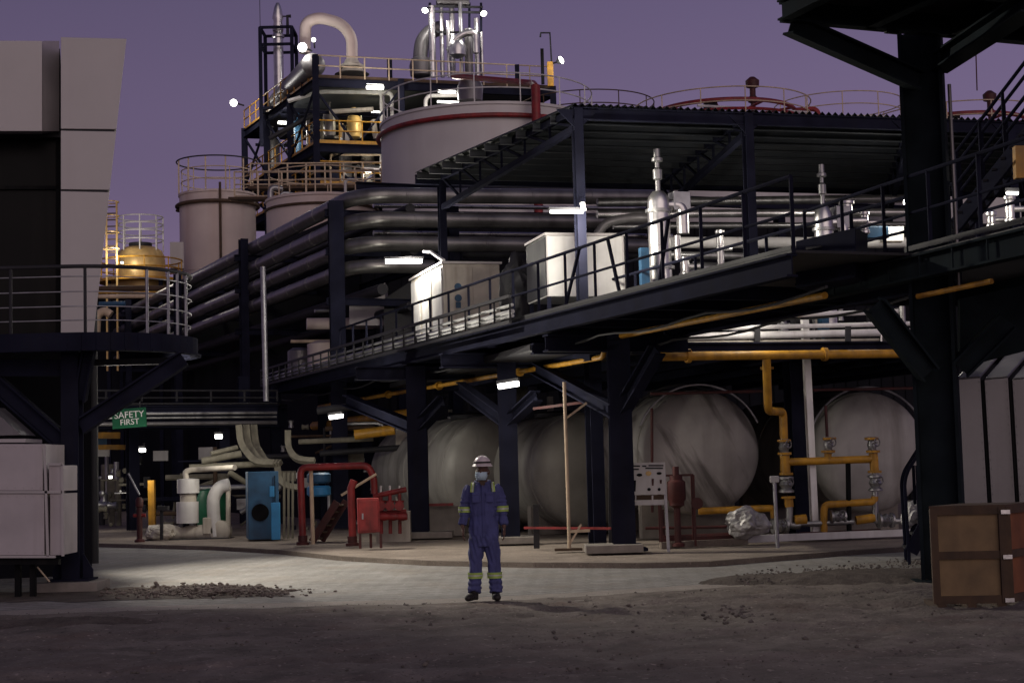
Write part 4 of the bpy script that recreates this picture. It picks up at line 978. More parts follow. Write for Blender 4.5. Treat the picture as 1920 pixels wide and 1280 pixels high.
for i, (y, r, m_, lb) in enumerate(((386, .06, 'silver', 'thin silver pipe between the first and second thick pipes'), (400, .08, 'charcoal', 'dark pipe behind the second thick pipe of the rack'), (437, .07, 'silver', 'thin silver pipe between the second and third thick pipes'), (475, .10, 'charcoal', 'dark pipe below the third thick pipe of the rack'), (352, .10, 'charcoal', 'dark pipe above the topmost thick pipe'))):
    o = MB().tube([P(700, y, 44.2), P(1260, y + 6, 48)], r, 10).build('rack_pipe', m_); tag(o, lb, 'pipe', 'thin pipes on the rack run to the right')
# bright galvanised pole
o = MB().tube([P(499, 752, 42.5), P(493, 500, 42.5)], .075, 12).build('lamp_post', 'galv'); tag(o, 'bright galvanised pole standing before the receding pipes', 'pole')
# dark backing added behind the rack so its gaps read as deep shade
ph = T('dark_backing', 'long dark backing wall added behind the pipe rack for shade', 'building', at_z(P(900, 880, 53), 0))
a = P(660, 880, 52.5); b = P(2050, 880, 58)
MB().prism([at_z(a, 0), at_z(b, 0), at_z(b, 9.9), at_z(a, 9.9)], V((-.2, .9, 0))).build('wall', 'wall_shade', ph, False)
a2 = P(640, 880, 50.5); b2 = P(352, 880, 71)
MB().prism([at_z(a2, 0), at_z(b2, 0), at_z(b2, 10.2), at_z(a2, 9.7)], V((.6, .8, 0))).build('wall', 'wall_shade', ph, False)
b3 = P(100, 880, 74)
MB().prism([at_z(b2, 0), at_z(b3, 0), at_z(b3, 10.1), at_z(b2, 10.1)], V((.6, .8, 0))).build('wall', 'wall_shade', ph, False)
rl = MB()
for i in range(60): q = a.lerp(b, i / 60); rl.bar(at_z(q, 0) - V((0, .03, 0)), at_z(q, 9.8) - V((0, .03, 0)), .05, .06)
rl.build('backing_rib', 'wall_shade', ph, False)
# reddish things glimpsed below the rack
for i, (x0_, x1_, y_, Y, r, m_, lb) in enumerate(((575, 700, 607, 46, .17, 'pink_tank', 'reddish lagged pipe behind the rack column'), (545, 640, 640, 47, .05, 'pole_beige', 'thin pale pipe under the reddish lagged pipe'), (590, 640, 583, 46.5, .05, 'dull_silver', 'short thin pipe above the reddish lagged pipe'))):
    o = MB().tube([P(x0_, y_, Y), P(x1_, y_ - 1, Y + .4)], r, 12).build('pipe', m_); tag(o, lb, 'pipe')
o = MB().lathe([(.55, 0), (.55, 1.1), (.3, 1.2)], P(612, 715, 47), Z, 24).build('drum', 'pink_tank'); tag(o, 'pinkish drum standing beyond the walkway left of the cabinet', 'drum')
o = MB().lathe([(.35, 0), (.35, .9), (.2, 1.0)], P(562, 715, 47.5), Z, 20).build('drum', 'clad'); tag(o, 'small grey drum left of the pinkish drum', 'drum')
o = MB().prism([P(720, 560, 44), P(782, 520, 44), P(782, 655, 44), P(720, 680, 44)], V((0, 2, 0))).build('cladding_box', 'charcoal', None, False); tag(o, 'large dark box left of the control cabinet', 'casing')
o = MB().prism([P(655, 560, 45.5), P(722, 530, 45.5), P(722, 610, 45.5), P(655, 610, 45.5)], V((0, 1, 0))).build('cladding_box', 'ahu_panel', None, False); tag(o, 'dim mauve casing behind the walkway left of the large dark box', 'casing')

# ------------------------------------------------------------------ cross bridge at the left with the sign
xb_ = T('cross_bridge', 'low dark bridge crossing behind the balcony with short rail', 'walkway', at_z(P(330, 900, 44), 0))
x0b, x1b = P(60, 757, 42.5), P(520, 748, 46)
x0b.z = x1b.z = (x0b.z + x1b.z) / 2
xdir = (x1b - x0b).normalized()
MB().ibeam(x0b - Z * .42, x1b - Z * .42, .2, .62, .03).build('girder', 'navy', xb_, False)
MB().ibeam(x0b - Z * .42 + V((0, 2, 0)), x1b - Z * .42 + V((0, 2, 0)), .2, .62, .03).build('girder', 'navy', xb_, False)
MB().prism([x0b - Z * .08, x1b - Z * .08, x1b + V((0, 2, -.08)), x0b + V((0, 2, -.08))], Z * .04).build('deck', 'charcoal', xb_, False)
railing(xb_, [x0b, x1b], bars=(.30, .1), r=.03, every=.95, m='charcoal')
for px in (250, 420):
    b = at_z(P(px, 1000, 45.5), .12); MB().ibeam(b, at_z(b, x0b.z - .7), .3, .3, .03, xdir).build('column', 'navy', xb_, False)
for i, (dy, r, m_) in enumerate(((.22, .05, 'dull_silver'), (.34, .035, 'dull_silver'), (.5, .06, 'clad'))):
    o = MB().tube([x0b + V((0, -.22, -dy - .12)), x1b + V((0, -.22, -dy - .12))], r, 8).build('bridge_pipe', m_)
    tag(o, ('upper pale pipe on the side of the low bridge', 'middle thin pipe on the side of the low bridge', 'lowest grey pipe on the side of the low bridge')[i], 'pipe', 'pipes on the low bridge')
ss = T('safety_sign', 'green sign reading safety first hung on the low bridge', 'sign', P(241, 806, 41.2))
q4 = [P(210, 768, 41.2), P(273, 763, 41.2), P(275, 799, 41.2), P(211, 804, 41.2)]
MB().prism(q4, V((0, .05, 0))).build('panel', 'green', ss, False)
def text(s, p, size, xdir, m_, parent, name='lettering', ex=.004):
    cu = bpy.data.curves.new(name, 'FONT'); cu.resolution_u = 4; cu.body = s; cu.size = size; cu.align_x = 'CENTER'; cu.align_y = 'CENTER'; cu.extrude = ex
    tmp = bpy.data.objects.new('t', cu); me = bpy.data.meshes.new_from_object(tmp.evaluated_get(bpy.context.evaluated_depsgraph_get())); bpy.data.objects.remove(tmp)
    me.materials.clear(); me.materials.append(MAT[m_]); o = bpy.data.objects.new(name, me); COL.objects.link(o)
    xd = V(xdir).normalized(); zd_ = Z - xd * xd.z; zd_.normalize(); nd = xd.cross(zd_)
    o.parent = parent; o.matrix_local = Matrix.Translation(V(p) - V(ORG[parent.name])) @ Matrix((xd, zd_, nd)).transposed().to_4x4()
    return o
td = (q4[1] - q4[0])
text('SAFETY', P(242, 777.5, 41.17), .235, td, 'lettering_white', ss); text('FIRST', P(243, 791, 41.17), .21, td, 'lettering_white', ss)
for px in (222, 262): MB().tube([P(px, 768, 41.25), P(px, 752, 41.25)], .02, 6).build('bracket', 'charcoal', ss)

# ================================================================== BACKGROUND TANKS
def vtank(px, ytop, Y, R, label, m_='tank_white', ring_y=None, rail=True, base=0, ladder=False, n=64, ringm='red', ringdy=.32, gap=0.0):
    c = at_z(P(px, 870, Y), base); zt_ = P(px, ytop, Y).z
    t = T('storage_tank', label, 'tank', c, 'upright storage tanks')
    MB().lathe([(R, 0), (R, zt_ - base - .12), (R + .05, zt_ - base - .1), (R + .05, zt_ - base)], c, Z, n).build('shell', m_, t)
    MB().lathe([(R, 0), (R * .5, R * .06), (.05, R * .11)], at_z(c, zt_), Z, n).build('roof', m_, t)
    if ring_y:
        rz = P(px, ring_y, Y).z; MB().ring(at_z(c, rz), R + ringdy, .09, 64, 8).build('spray_ring', ringm, t)
        bk = MB()
        for k in range(24):
            a = 6.283 * k / 24; d = V((math.cos(a), math.sin(a), 0)); bk.bar(at_z(c, rz) + d * R, at_z(c, rz) + d * (R + ringdy), .06)
        bk.build('ring_bracket', m_, t, False)
    for z_ in (.5, .75): MB().ring(at_z(c, base + (zt_ - base) * z_), R + .005, .02, n, 4).build('weld_seam', m_, t)
    if rail:
        for h in (1.1, .55): MB().ring(at_z(c, zt_ + h), R - .1, .026, 48, 6).build('guard_rail', rail if isinstance(rail, str) else 'white', t)
        N_ = int(R * 6 / 1.6)
        for k in range(N_):
            a = 6.283 * k / N_; q = at_z(c, zt_) + V((math.cos(a), math.sin(a), 0)) * (R - .1); MB().bar(q, q + Z * 1.1, .042).build('post', rail if isinstance(rail, str) else 'white', t, False)
    return t, c, zt_
big = vtank(931, 235, 62, 4.2, 'largest white tank with a red spray ring, left of the shelter', ring_y=260, ringdy=.12)
t2 = vtank(1378, 250, 64, 3.65, 'white tank behind the shelter with red ring and dark vent on top', rail='pole_beige')
t3 = vtank(1822, 272, 66, 3.7, 'white tank behind the tall column with red ring above its top', rail='pole_beige')
for t_, lab in ((t2, ''), (t3, '')):
    t, c, zt_ = t_
    MB().ring(at_z(c, zt_ + .75), 2.9, .09, 56, 8).build('spray_ring', 'red', t)
    MB().ring(at_z(c, zt_ + .3), 3.3, .06, 56, 6).build('foam_ring', 'red', t)
    for k in range(9):
        a = .698 * k + .3; d = V((math.cos(a), math.sin(a), 0)); MB().tube([at_z(c, zt_ + .75) + d * 2.9, at_z(c, zt_ + .55) + d * .3], .055, 6).build('spray_arm', 'red', t)
    MB().tube([at_z(c, zt_ + .75) + V((2.9, -.6, 0)), at_z(c, zt_ + .75) + V((3.75, -.8, 0)), at_z(c, 2) + V((3.75, -.8, 0))], .10, 8, .3).build('riser_pipe', 'red', t)
    MB().lathe([(.10, 0), (.10, .7), (.2, .75), (.2, .9), (.12, 1.0), (.12, 1.3), (.26, 1.35), (.28, 1.6), (.1, 1.75)], at_z(c, zt_ + .2) + V((1.05, -1.4, 0)), Z, 14).build('vent', 'dark_red', t)
    MB().box(at_z(c, zt_ + .45) + V((-.8, -2.5, 0)), .5, .3, .5).build('hatch', 'charcoal', t, False)
    MB().tube([at_z(c, zt_ + .42) + V((-1.4, -3.4, 0)), at_z(c, zt_ + .6) + V((3.4, -.8, 0))], .05, 6).build('roof_pipe', 'white', t)
v1 = vtank(1120, 244, 68, 3.0, 'white tank between the big tank and the tank with vent', rail='rust_wood')
v4 = vtank(1600, 242, 72, 3.0, 'white tank mostly hidden between the two vented tanks', rail='pole_beige')
o = MB().tube([P(1004, 160, 57.5), P(1010, 400, 57.5)], .17, 12).build('fire_main', 'red'); tag(o, 'thick red upright pipe at the right of the largest tank', 'pipe')
o = MB().tube([P(850, 143, 66), P(1000, 156, 60), P(1004, 162, 57.5)], .12, 10, .4).build('fire_main', 'red'); tag(o, 'red pipe crossing above the largest tank', 'pipe')
o = MB().tube([P(1095, 395, 29.3), P(1092, 380, 29.3)], .05, 8).build('bracket', 'white'); tag(o, 'short white bracket on the front shelter column', 'bracket')
# small pinkish tank on the left
ts, c, zt_ = vtank(414, 366, 75, 1.78, 'smaller pinkish tank standing left of the steel tower', 'pink_tank', ring_y=388, ringm='rust_wood', rail='pole_beige', ringdy=.12)
MB().tube([at_z(c, 3) + V((.45, -1.82, 0)), at_z(c, zt_ + .3) + V((.45, -1.82, 0))], .06, 8).build('downpipe', 'rust_wood', ts)
MB().ring(P(345, 395, 75) + V((0, 0, 0)), .35, .05, 20, 6).build('side_loop', 'rust_wood', ts)
MB().ring(at_z(c, zt_ + 1.55), 1.9, .035, 40, 6).build('guard_rail', 'charcoal', ts)
for k in range(7):
    a = 2.6 + k * .5; q = at_z(c, zt_) + V((math.cos(a) * 1.85, math.sin(a) * 1.85, 0)); MB().bar(q, q + Z * 1.55, .06).build('post', 'pole_beige', ts, False)
# broad low pink tank and its railing in front of the tower
lt, c, zt_ = vtank(612, 377, 66, 2.3, 'broad low pinkish tank in front of the steel tower', 'pink_tank', rail='pole_beige')
MB().ring(at_z(c, zt_ - .45), 2.34, .06, 48, 6).build('band', 'rust_wood', lt)
gp_ = T('access_gantry', 'pale railed gantry linking the small tank and the tower', 'gantry', P(560, 380, 68))
railing(gp_, [P(440, 372, 68), P(716, 372, 64.5)], bars=(1.15, .6, .1), r=.04, every=1.2, m='pole_beige')
MB().bar(P(440, 374, 68), P(716, 374, 64.5), .9, .1).build('deck', 'rust_wood', gp_, False)
for i, (px, y0_, y1_, Y, r) in enumerate(((508, 350, 430, 66, .12), (527, 360, 425, 65.5, .07), (545, 372, 440, 65, .16), (648, 335, 375, 65, .06), (668, 340, 372, 65, .06))):
    b = P(px, y1_, Y); H = P(px, y0_, Y).z - b.z
    o = MB().tube([b, b + Z * H, b + Z * H + V((.5, .1, -.1))], r, 10, .3).build('riser_pipe', 'dull_silver' if i != 3 else 'white'); tag(o, ('dull upright pipe with bent top left of the low pink tank', 'thin upright pipe beside the dull bent riser', 'thick short upright pipe at the left edge of the low pink tank', 'left one of two short white pipes on the low pink tank', 'right one of two short pale pipes on the low pink tank')[i], 'pipe')
g2 = T('access_gantry', 'second pale railing line behind the low pinkish tank', 'gantry', P(560, 350, 72))
railing(g2, [P(470, 352, 72), P(716, 350, 71)], bars=(1.1, .7, .35), r=.035, every=.9, m='pole_beige')
MB().bar(P(470, 354, 72), P(716, 352, 71), .8, .12).build('deck', 'rust_wood', g2, False)
# yellowish dished vessel with a white cage
yv = T('dome_vessel', 'pale yellow dome topped vessel with a white railed crown', 'vessel', at_z(P(264, 530, 70), 0))
c = P(264, 530, 70); r = 1.07; zt_ = P(264, 462, 70).z - c.z
MB().lathe([(r, -.4), (r, zt_ * .55), (r * .97, zt_ * .72), (r * .86, zt_ * .87), (r * .6, zt_ * .97), (.02, zt_)], c, Z, 40).build('shell', 'pale_yellow', yv)
MB().lathe([(.5, zt_ - .1), (.5, zt_ + .14)], c, Z, 20).build('neck', 'charcoal', yv)
for h in (zt_ + .25, zt_ + .62, zt_ + .95, zt_ + 1.28): MB().ring(c + Z * h, .98, .03, 28, 6).build('guard_rail', 'white', yv)
for k in range(8):
    a = .785 * k + .2; q = c + V((math.cos(a) * .98, math.sin(a) * .98, zt_ - .25)); MB().bar(q, q + Z * 1.55, .05).build('post', 'white', yv, False)
yq = T('yellow_platform', 'yellow railed platform ringing the dome topped vessel', 'platform', at_z(c, 0))
MB().lathe([(1.1, 0), (1.85, 0), (1.85, .12), (1.1, .12)], c + Z * -.02, Z, 32).build('deck', 'yellow', yq)
for h in (.55, .95): MB().ring(c + Z * h, 1.8, .035, 32, 6).build('guard_rail', 'yellow', yq)
for k in range(10):
    a = .628 * k; q = c + V((math.cos(a) * 1.8, math.sin(a) * 1.8, .1)); MB().bar(q, q + Z * .9, .05).build('post', 'yellow', yq, False)
for k in range(4):
    a = .785 + 1.57 * k; q = c + V((math.cos(a) * 1.6, math.sin(a) * 1.6, 0)); MB().bar(at_z(q, 0), q, .16).build('leg', 'navy', yq, False)
sl_ = T('ladder_cage', 'yellow caged ladder beside the flaring building pier', 'ladder', at_z(P(210, 520, 68), 0))
b = P(210, 520, 68)
for s in (-.22, .22): MB().bar(b + V((s, 0, -4)), b + V((s, 0, 3.3)), .07).build('stile', 'pale_yellow', sl_, False)
for k in range(14): MB().bar(b + V((-.22, 0, -.6 + k * .28)), b + V((.22, 0, -.6 + k * .28)), .05).build('rung', 'rust_wood', sl_, False)
for h in (1.2, 1.9, 2.6, 3.2): MB().ring(b + V((0, -.3, h)), .38, .025, 16, 5).build('cage_hoop', 'pale_yellow', sl_)
for i, (x0_, x1_, y_, Y, r, m_, lb) in enumerate(((182, 345, 541, 66, .12, 'rust_wood', 'rust brown pipe just under the yellow platform'), (185, 320, 556, 65, .09, 'pole_beige', 'pale pipe below the rust brown pipe by the pier'), (186, 235, 570, 64, .10, 'blue', 'short blue pipe below the pale pipe by the pier'), (183, 300, 549, 67, .05, 'yellow', 'thin yellow pipe between the rust and pale pipes'))):
    o = MB().tube([P(x0_, y_, Y), P(x1_, y_ - 1, Y)], r, 10).build('pipe', m_); tag(o, lb, 'pipe')
o = MB().tube([P(180, 625, 60), P(182, 590, 60), P(196, 582, 60), P(208, 590, 60)], .16, 12, .3).build('bend_pipe', 'pole_beige'); tag(o, 'pale bent pipe glimpsed beside the foot of the building pier', 'pipe')
o = MB().box(P(332, 480, 72), .6, .6, 1.2, 10).build('railed_cage', 'panel_grey'); tag(o, 'small pale tower top left of the pinkish tank', 'structure')
# ================================================================== STEEL PROCESS TOWER
pt = T('process_tower', 'multi storey dark steel process tower with yellow railings', 'process structure', at_z(P(592, 870, 75), 0))
C0 = P(592, 146, 75); lu = V((-math.sin(math.radians(25)), math.cos(math.radians(25)), 0)); rv2 = V((math.cos(math.radians(17)), math.sin(math.radians(17)), 0))
LL, LR = 12.6, 11.9
zF = [P(592, 146, 75).z, P(592, 268, 75).z, P(592, 345, 75).z]
for k, z_ in enumerate(zF):
    a = at_z(C0, z_); b = a + lu * LL; d = a + rv2 * LR; e = b + rv2 * LR
    MB().prism([a, d, e, b], Z * -.08).build('floor', 'steel_interior', pt, False)
    for p, q in ((a, b), (a, d), (d, e), (b, e), (a + lu * LL * .5, d + lu * LL * .5)):
        MB().ibeam(p - Z * .22, q - Z * .22, .2, .4, .03).build('beam', 'navy', pt, False)
    rm = 'pole_beige' if k == 0 else 'yellow'
    side = [b, a, d] if k == 0 else [b, a, a + rv2 * 5.5]
    MB().bar(a + Z * .08, a + rv2 * (LR if k == 0 else 5.5) + Z * .08, .03, .16).build('toe_board', 'yellow' if k else 'rust_wood', pt, False)
    MB().bar(a + Z * .08, b + Z * .08, .03, .14).build('toe_board', 'yellow', pt, False)
    for (p, q), mm in (((a, b), 'yellow'), ((a, side[2]), 'yellow' if k else 'pole_beige')):
        n_ = max(2, int((q - p).length / 1.1))
        for h in (1.1, .6): MB().tube([p + Z * h, q + Z * h], .035, 6).build('handrail', mm, pt)
        for i in range(n_ + 1): s = p.lerp(q, i / n_); MB().bar(s, s + Z * 1.1, .06).build('post', mm, pt, False)
for i, q in enumerate([C0 + lu * LL * t for t in (0, .33, .66, 1)] + [C0 + rv2 * LR * t for t in (.35, .68, 1)] + [C0 + lu * LL * t + rv2 * LR * s for t in (.5, 1) for s in (.5, 1)]):
    MB().ibeam(at_z(q, 0), at_z(q, zF[0] + (.1 if i not in (0,) else 1.1)), .3, .3, .03, V((1, 0, 0))).build('column', 'navy', pt, False)
for z0_, z1_ in ((zF[1], zF[0]), (zF[2], zF[1])):
    for t0, t1 in ((0, .33), (.33, .66), (.66, 1)):
        p = at_z(C0 + lu * LL * t0, z0_); q = at_z(C0 + lu * LL * t1, z1_ - .4)
        MB().bar(p, q, .1).build('brace', 'navy', pt, False)
        if t0 != .33: MB().bar(at_z(q, z0_), at_z(p, z1_ - .4), .1).build('brace', 'navy', pt, False)
    for t0, t1 in ((.0, .17), (.17, .35)):
        p = at_z(C0 + rv2 * LR * t0 + lu * .3, z0_ if t0 else z1_ - .4); q = at_z(C0 + rv2 * LR * t1 + lu * .3, (z1_ - .4) if t0 else z0_)
        MB().bar(p, q, .1).build('brace', 'navy', pt, False)
# equipment inside the tower
for i, (px, y0_, y1_, Y, r, m_, lb) in enumerate(((560, 225, 320, 80, .25, 'blue', 'blue upright vessel inside the tower left bay'), (618, 205, 260, 79, .32, 'clad', 'slim grey vessel behind the yellow railing of the tower'), (664, 215, 262, 80, .36, 'pale_yellow', 'yellowish lit vessel at the right of the slim grey vessel'), (510, 250, 330, 84, .4, 'clad', 'grey upright vessel in the far bay of the tower'), (640, 285, 345, 78, .55, 'clad', 'grey vessel under the second floor of the tower'), (690, 290, 345, 78, .35, 'cream', 'narrow cream vessel under the second floor of the tower'))):
    b = P(px, y1_, Y); H = P(px, y0_, Y).z - b.z; t = T('process_vessel', lb, 'vessel', b, 'vessels inside the steel tower')
    MB().lathe([(r * .4, 0), (r * .9, .12), (r, .3), (r, H - .3), (r * .9, H - .12), (r * .35, H)], b, Z, 24).build('shell', m_, t)
    MB().lathe([(r * .2, 0), (r * .2, .3), (r * .34, .3), (r * .34, .36)], b + Z * H, Z, 14).build('nozzle', m_, t)
for i, (pts, r, m_, lb) in enumerate((
    ([(540, 190), (600, 172), (735, 174), (735, 232)], .10, 'white', 'white pipe bending down beneath the tower top floor'),
    ([(605, 158), (720, 162)], .07, 'white', 'white pipe just under the top floor left of the tube lamp'),
    ([(798, 215), (798, 180), (900, 178)], .09, 'white', 'white pipe behind the largest tank railing'),
    ([(700, 170), (715, 176), (715, 330)], .08, 'white', 'thin white downpipe left of the largest tank'),
    ([(620, 290), (715, 290)], .06, 'pole_beige', 'pale horizontal pipe under the second floor'),
    ([(620, 290), (618, 345)], .06, 'pole_beige', 'pale downpipe at the left under the second floor'),
    ([(600, 312), (716, 312)], .05, 'charcoal', 'dark horizontal pipe under the second floor'),
    ([(618, 210), (700, 205)], .12, 'cream', 'cream pipe across the lit bay of the tower'),
    ([(505, 260), (590, 214)], .12, 'charcoal', 'dark sloping pipe in the left bays of the tower'),
    ([(700, 225), (705, 260)], .14, 'cream', 'short cream pipe by the right end of the yellow railing'),
    ([(680, 316), (712, 318)], .10, 'silver', 'short shiny pipe low in the tower beside the largest tank'),
    ([(640, 232), (640, 258)], .10, 'pale_yellow', 'short yellowish stub pipe behind the yellow railing'))):
    o = MB().tube([P(x, y, 77 if i != 2 else 70) for x, y in pts], r, 8, .3).build('tower_pipe', m_); tag(o, lb, 'pipe', 'pipes of the steel tower')
rnd = random.Random(3)
for k in range(64):
    fl_i = rnd.choice((0, 0, 1, 1, 2)); zb_ = (zF[1], zF[2], zF[2] - 3.2)[min(fl_i, 2)]; zt2 = zb_ + 2.7
    s_, t_ = rnd.random(), rnd.random() * .9
    p = C0 + lu * LL * (.05 + .9 * s_) + rv2 * LR * (.04 + .5 * t_); p = at_z(p, zb_)
    m_ = rnd.choice(('clad', 'steel_interior', 'cream', 'charcoal', 'navy', 'dull_silver', 'olive_lag', 'rust_wood'))
    rr = rnd.uniform(.035, .11); h0 = rnd.uniform(.3, 2.5); dd = rnd.choice((lu, rv2, -lu)) * rnd.uniform(.8, 3.2)
    pts = [p, p + Z * h0, p + Z * h0 + dd] if k % 3 else [p + Z * h0, p + Z * h0 + dd, at_z(p + dd, zt2)]
    MB().tube(pts, rr, 7, .2).build('pipe', m_, pt)
for k in range(16):
    p = C0 + lu * LL * rnd.uniform(.05, .9) + rv2 * LR * rnd.uniform(.03, .5); z_ = rnd.choice((zF[1], zF[2])) + .1
    MB().box(at_z(p, z_ + .4), rnd.uniform(.3, .7), rnd.uniform(.3, .7), .8, 20).build('equipment_box', rnd.choice(('clad', 'cream', 'navy', 'olive_lag')), pt, False, .02)
for t0 in (.16, .5, .83):
    for z_ in (zF[0] - 1.2, zF[1] - 1.3):
        MB().bar(at_z(C0 + lu * LL * t0, z_), at_z(C0 + lu * LL * t0 + rv2 * LR, z_), .12, .14).build('beam', 'navy', pt, False)
# tall stack in an open frame
vs_ = T('vent_stack', 'slim silver vent stack inside an open dark frame', 'stack', P(523, 160, 82))
b = P(523, 165, 82); H = P(523, 6, 82).z - b.z
MB().lathe([(.26, -1), (.26, H * .58), (.32, H * .59), (.32, H * .62), (.24, H * .64), (.30, H * .68), (.22, H * .78), (.30, H * .82), (.18, H * .95), (.08, H)], b, Z, 20).build('stack', 'silver', vs_)
f0 = P(493, 165, 82); w_ = P(552, 165, 82).x - f0.x
zz0, zz1 = b.z - 3.2, P(523, 58, 82).z
cs = [V((f0.x, 81.3, 0)), V((f0.x + w_, 81.3, 0)), V((f0.x + w_, 83, 0)), V((f0.x, 83, 0))]
for q in cs: MB().bar(at_z(q, zz0), at_z(q, zz1), .17).build('frame_post', 'navy', vs_, False)
for z_ in (zz1, zz1 - .9, zz0 + 2):
    for p, q in zip(cs, cs[1:] + cs[:1]): MB().bar(at_z(p, z_), at_z(q, z_), .13).build('frame_beam', 'navy', vs_, False)
MB().tube([b + V((.5, 0, H * .62)), b + V((.5, 0, H * .84)), b + V((.68, 0, H * .84))], .09, 8).build('side_pipe', 'charcoal', vs_)
MB().bar(b + V((.2, 0, H * .84)), b + V((.6, 0, H * .84)), .06).build('side_arm', 'charcoal', vs_, False)
# sloping-looking horizontal drum and gooseneck
hd = T('horizontal_drum', 'grey horizontal drum on the tower roof beneath the gooseneck', 'drum', P(548, 150, 78))
p, q = P(588, 122, 75.6), P(518, 152, 84.0); q.z = p.z
MB().lathe([(.05, -.28), (.4, -.2), (.58, 0), (.58, (q - p).length), (.4, (q - p).length + .2), (.05, (q - p).length + .28)], p, q - p, 28).build('shell', 'clad', hd)
for t in (.2, .75): s = p.lerp(q, t); MB().bar(s - Z * 1.1, s - Z * .4, .4, .7).build('saddle', 'navy', hd, False)
gn = T('gooseneck_pipe', 'large pale gooseneck pipe arching above the tower', 'pipe', P(655, 135, 77))
MB().tube([P(571, 100, 76.5), P(573, 42, 76.5), P(598, 33, 76.5), P(640, 44, 76.7), P(660, 70, 77), P(660, 122, 77)], .28, 16, 1.0).build('pipe', 'pink_tank', gn)
MB().lathe([(.85, 0), (.7, .06), (.62, .1), (.5, .3), (.62, .32), (.62, .42), (.5, .44), (.5, .5), (.42, .52), (.3, .75)], P(660, 140, 77), Z, 24).build('flange', 'cream', gn)
# cluster of silver columns
kc = T('column_cluster', 'cluster of tall shiny silver columns on top of the tower', 'process columns', P(850, 145, 80))
for px, y0_, y1_, Y, r, m_ in ((812, 12, 145, 79, .17, 'silver'), (830, 12, 145, 79.5, .11, 'silver'), (850, 2, 145, 80, .15, 'silver'), (866, 5, 145, 79, .10, 'dull_silver'), (880, 55, 145, 79, .22, 'clad'), (896, 35, 145, 79.6, .14, 'silver'), (842, 40, 145, 78.6, .08, 'silver'), (905, 60, 140, 79, .07, 'silver')):
    b = P(px, y1_, Y); MB().tube([b, at_z(b, P(px, y0_, Y).z)], r, 14).build('column', m_, kc)
MB().tube([P(788, 138, 80), P(788, 105, 80), P(792, 75, 80), P(812, 56, 80), P(835, 52, 80)], .38, 14, .8).build('bend', 'clad', kc)
MB().lathe([(.35, 0), (.55, .1), (.6, .6), (.5, .95), (.3, 1.05)], P(790, 146, 79.4), Z, 20).build('drum', 'clad', kc)
MB().tube([P(842, 96, 78.4), P(850, 76, 78.4), P(872, 62, 78.4), P(892, 62, 78.4), P(893, 100, 78.4)], .17, 12, .4).build('bend', 'silver', kc)
MB().lathe([(.1, 0), (.42, .15), (.45, .6), (.3, .85), (.1, .9)], P(858, 110, 78.2), Z, 18).build('valve', 'silver', kc)
for y_ in (12, 22, 60): MB().bar(P(803, y_, 79), P(905, y_ + 2, 79.4), .1).build('frame_beam', 'charcoal', kc, False)
for px in (806, 880, 902): MB().bar(P(px, 145, 79.8), P(px, 6, 79.8), .12).build('frame_post', 'navy', kc, False)
MB().tube([P(820, 4, 79.5), P(880, 6, 79.5)], .16, 10).build('head_pipe', 'clad', kc)
for px, y0_, y1_ in ((822, -20, 10), (850, -25, 6), (870, -12, 8)): MB().tube([P(px, y1_, 79.5), P(px, y0_, 79.5)], .13, 10).build('column', 'clad', kc)
# roof bits on the right half of the tower
for i, (px, y0_, y1_, w_, m_, lb) in enumerate(((731, 110, 146, .24, 'navy', 'short dark post on the tower roof right of the gooseneck'), (970, 122, 150, .22, 'navy', 'short dark post on the tower roof right of the silver columns'), (1018, 92, 158, .16, 'blackish', 'tall thin black post at the right end of the tower roof'))):
    b = P(px, y1_, 77); o = MB().bar(b, at_z(b, P(px, y0_, 77).z), w_).build('roof_post', m_, None, False); tag(o, lb, 'post')
o = MB().tube([P(1036, 150, 77), P(1031, 62, 77), P(1014, 62, 77), P(1013, 70, 77)], .05, 8).build('swan_neck_lamp', 'charcoal'); tag(o, 'thin swan neck lamp pole at the right end of the tower', 'lamp post')
o = MB().box(P(1032, 140, 77), .3, .3, 1.2).build('instrument_box', 'yellow', None, False); tag(o, 'yellow upright box at the right end of the tower roof', 'box')
o = MB().lathe([(.05, -.2), (.5, 0), (.55, .6), (.4, .95), (.05, 1.05)], P(882, 190, 66), Z, 24).build('vent_hood', 'clad'); tag(o, 'grey domed hood above the roof of the largest tank', 'vent')
o = MB().tube([P(487, 0, 84), P(489, 120, 84)], .018, 5).build('lightning_rod', 'charcoal'); tag(o, 'hair thin mast left of the vent stack', 'mast')
o = MB().tube([P(1828, 40, 60), P(1832, 170, 60)], .025, 5).build('lightning_rod', 'dark_red'); tag(o, 'hair thin mast right of the tall column', 'mast')

# ================================================================== UNDERCROFT, LEFT
pa = T('pump_assembly', 'white wrapped pump set with stacked white cylinders', 'pump', at_z(P(350, 1015, 39.5), .12))
q = lambda x, y, Y=39.5: P(x, y, Y)
MB().lathe([(.27, 0), (.27, .52)], q(352, 980), Z, 24).build('cylinder', 'white', pa)
MB().lathe([(.2, 0), (.2, .2)], q(353, 941), Z, 20).build('neck', 'cream', pa)
MB().lathe([(.27, 0), (.27, .34), (.1, .36)], q(353, 924), Z, 24).build('cylinder', 'white', pa)
MB().tube([q(350, 898), q(347, 884), q(358, 880), q(372, 880), q(440, 876, 38.5)], .07, 10, .1).build('outlet_pipe', 'cream', pa)
mo = MB(); mo.lathe([(.12, -.55), (.22, -.5), (.24, .0), (.2, .12), (.14, .3), (.18, .45), (.2, .8), (.2, 1.15), (.14, 1.2)], q(318, 1000), V((1, 0.1, 0)), 20); mo.build('motor', 'cream', pa)
MB().tube([q(405, 1005), q(400, 960), q(400, 930), q(412, 912), q(430, 908)], .16, 14, .35).build('elbow_pipe', 'white', pa)
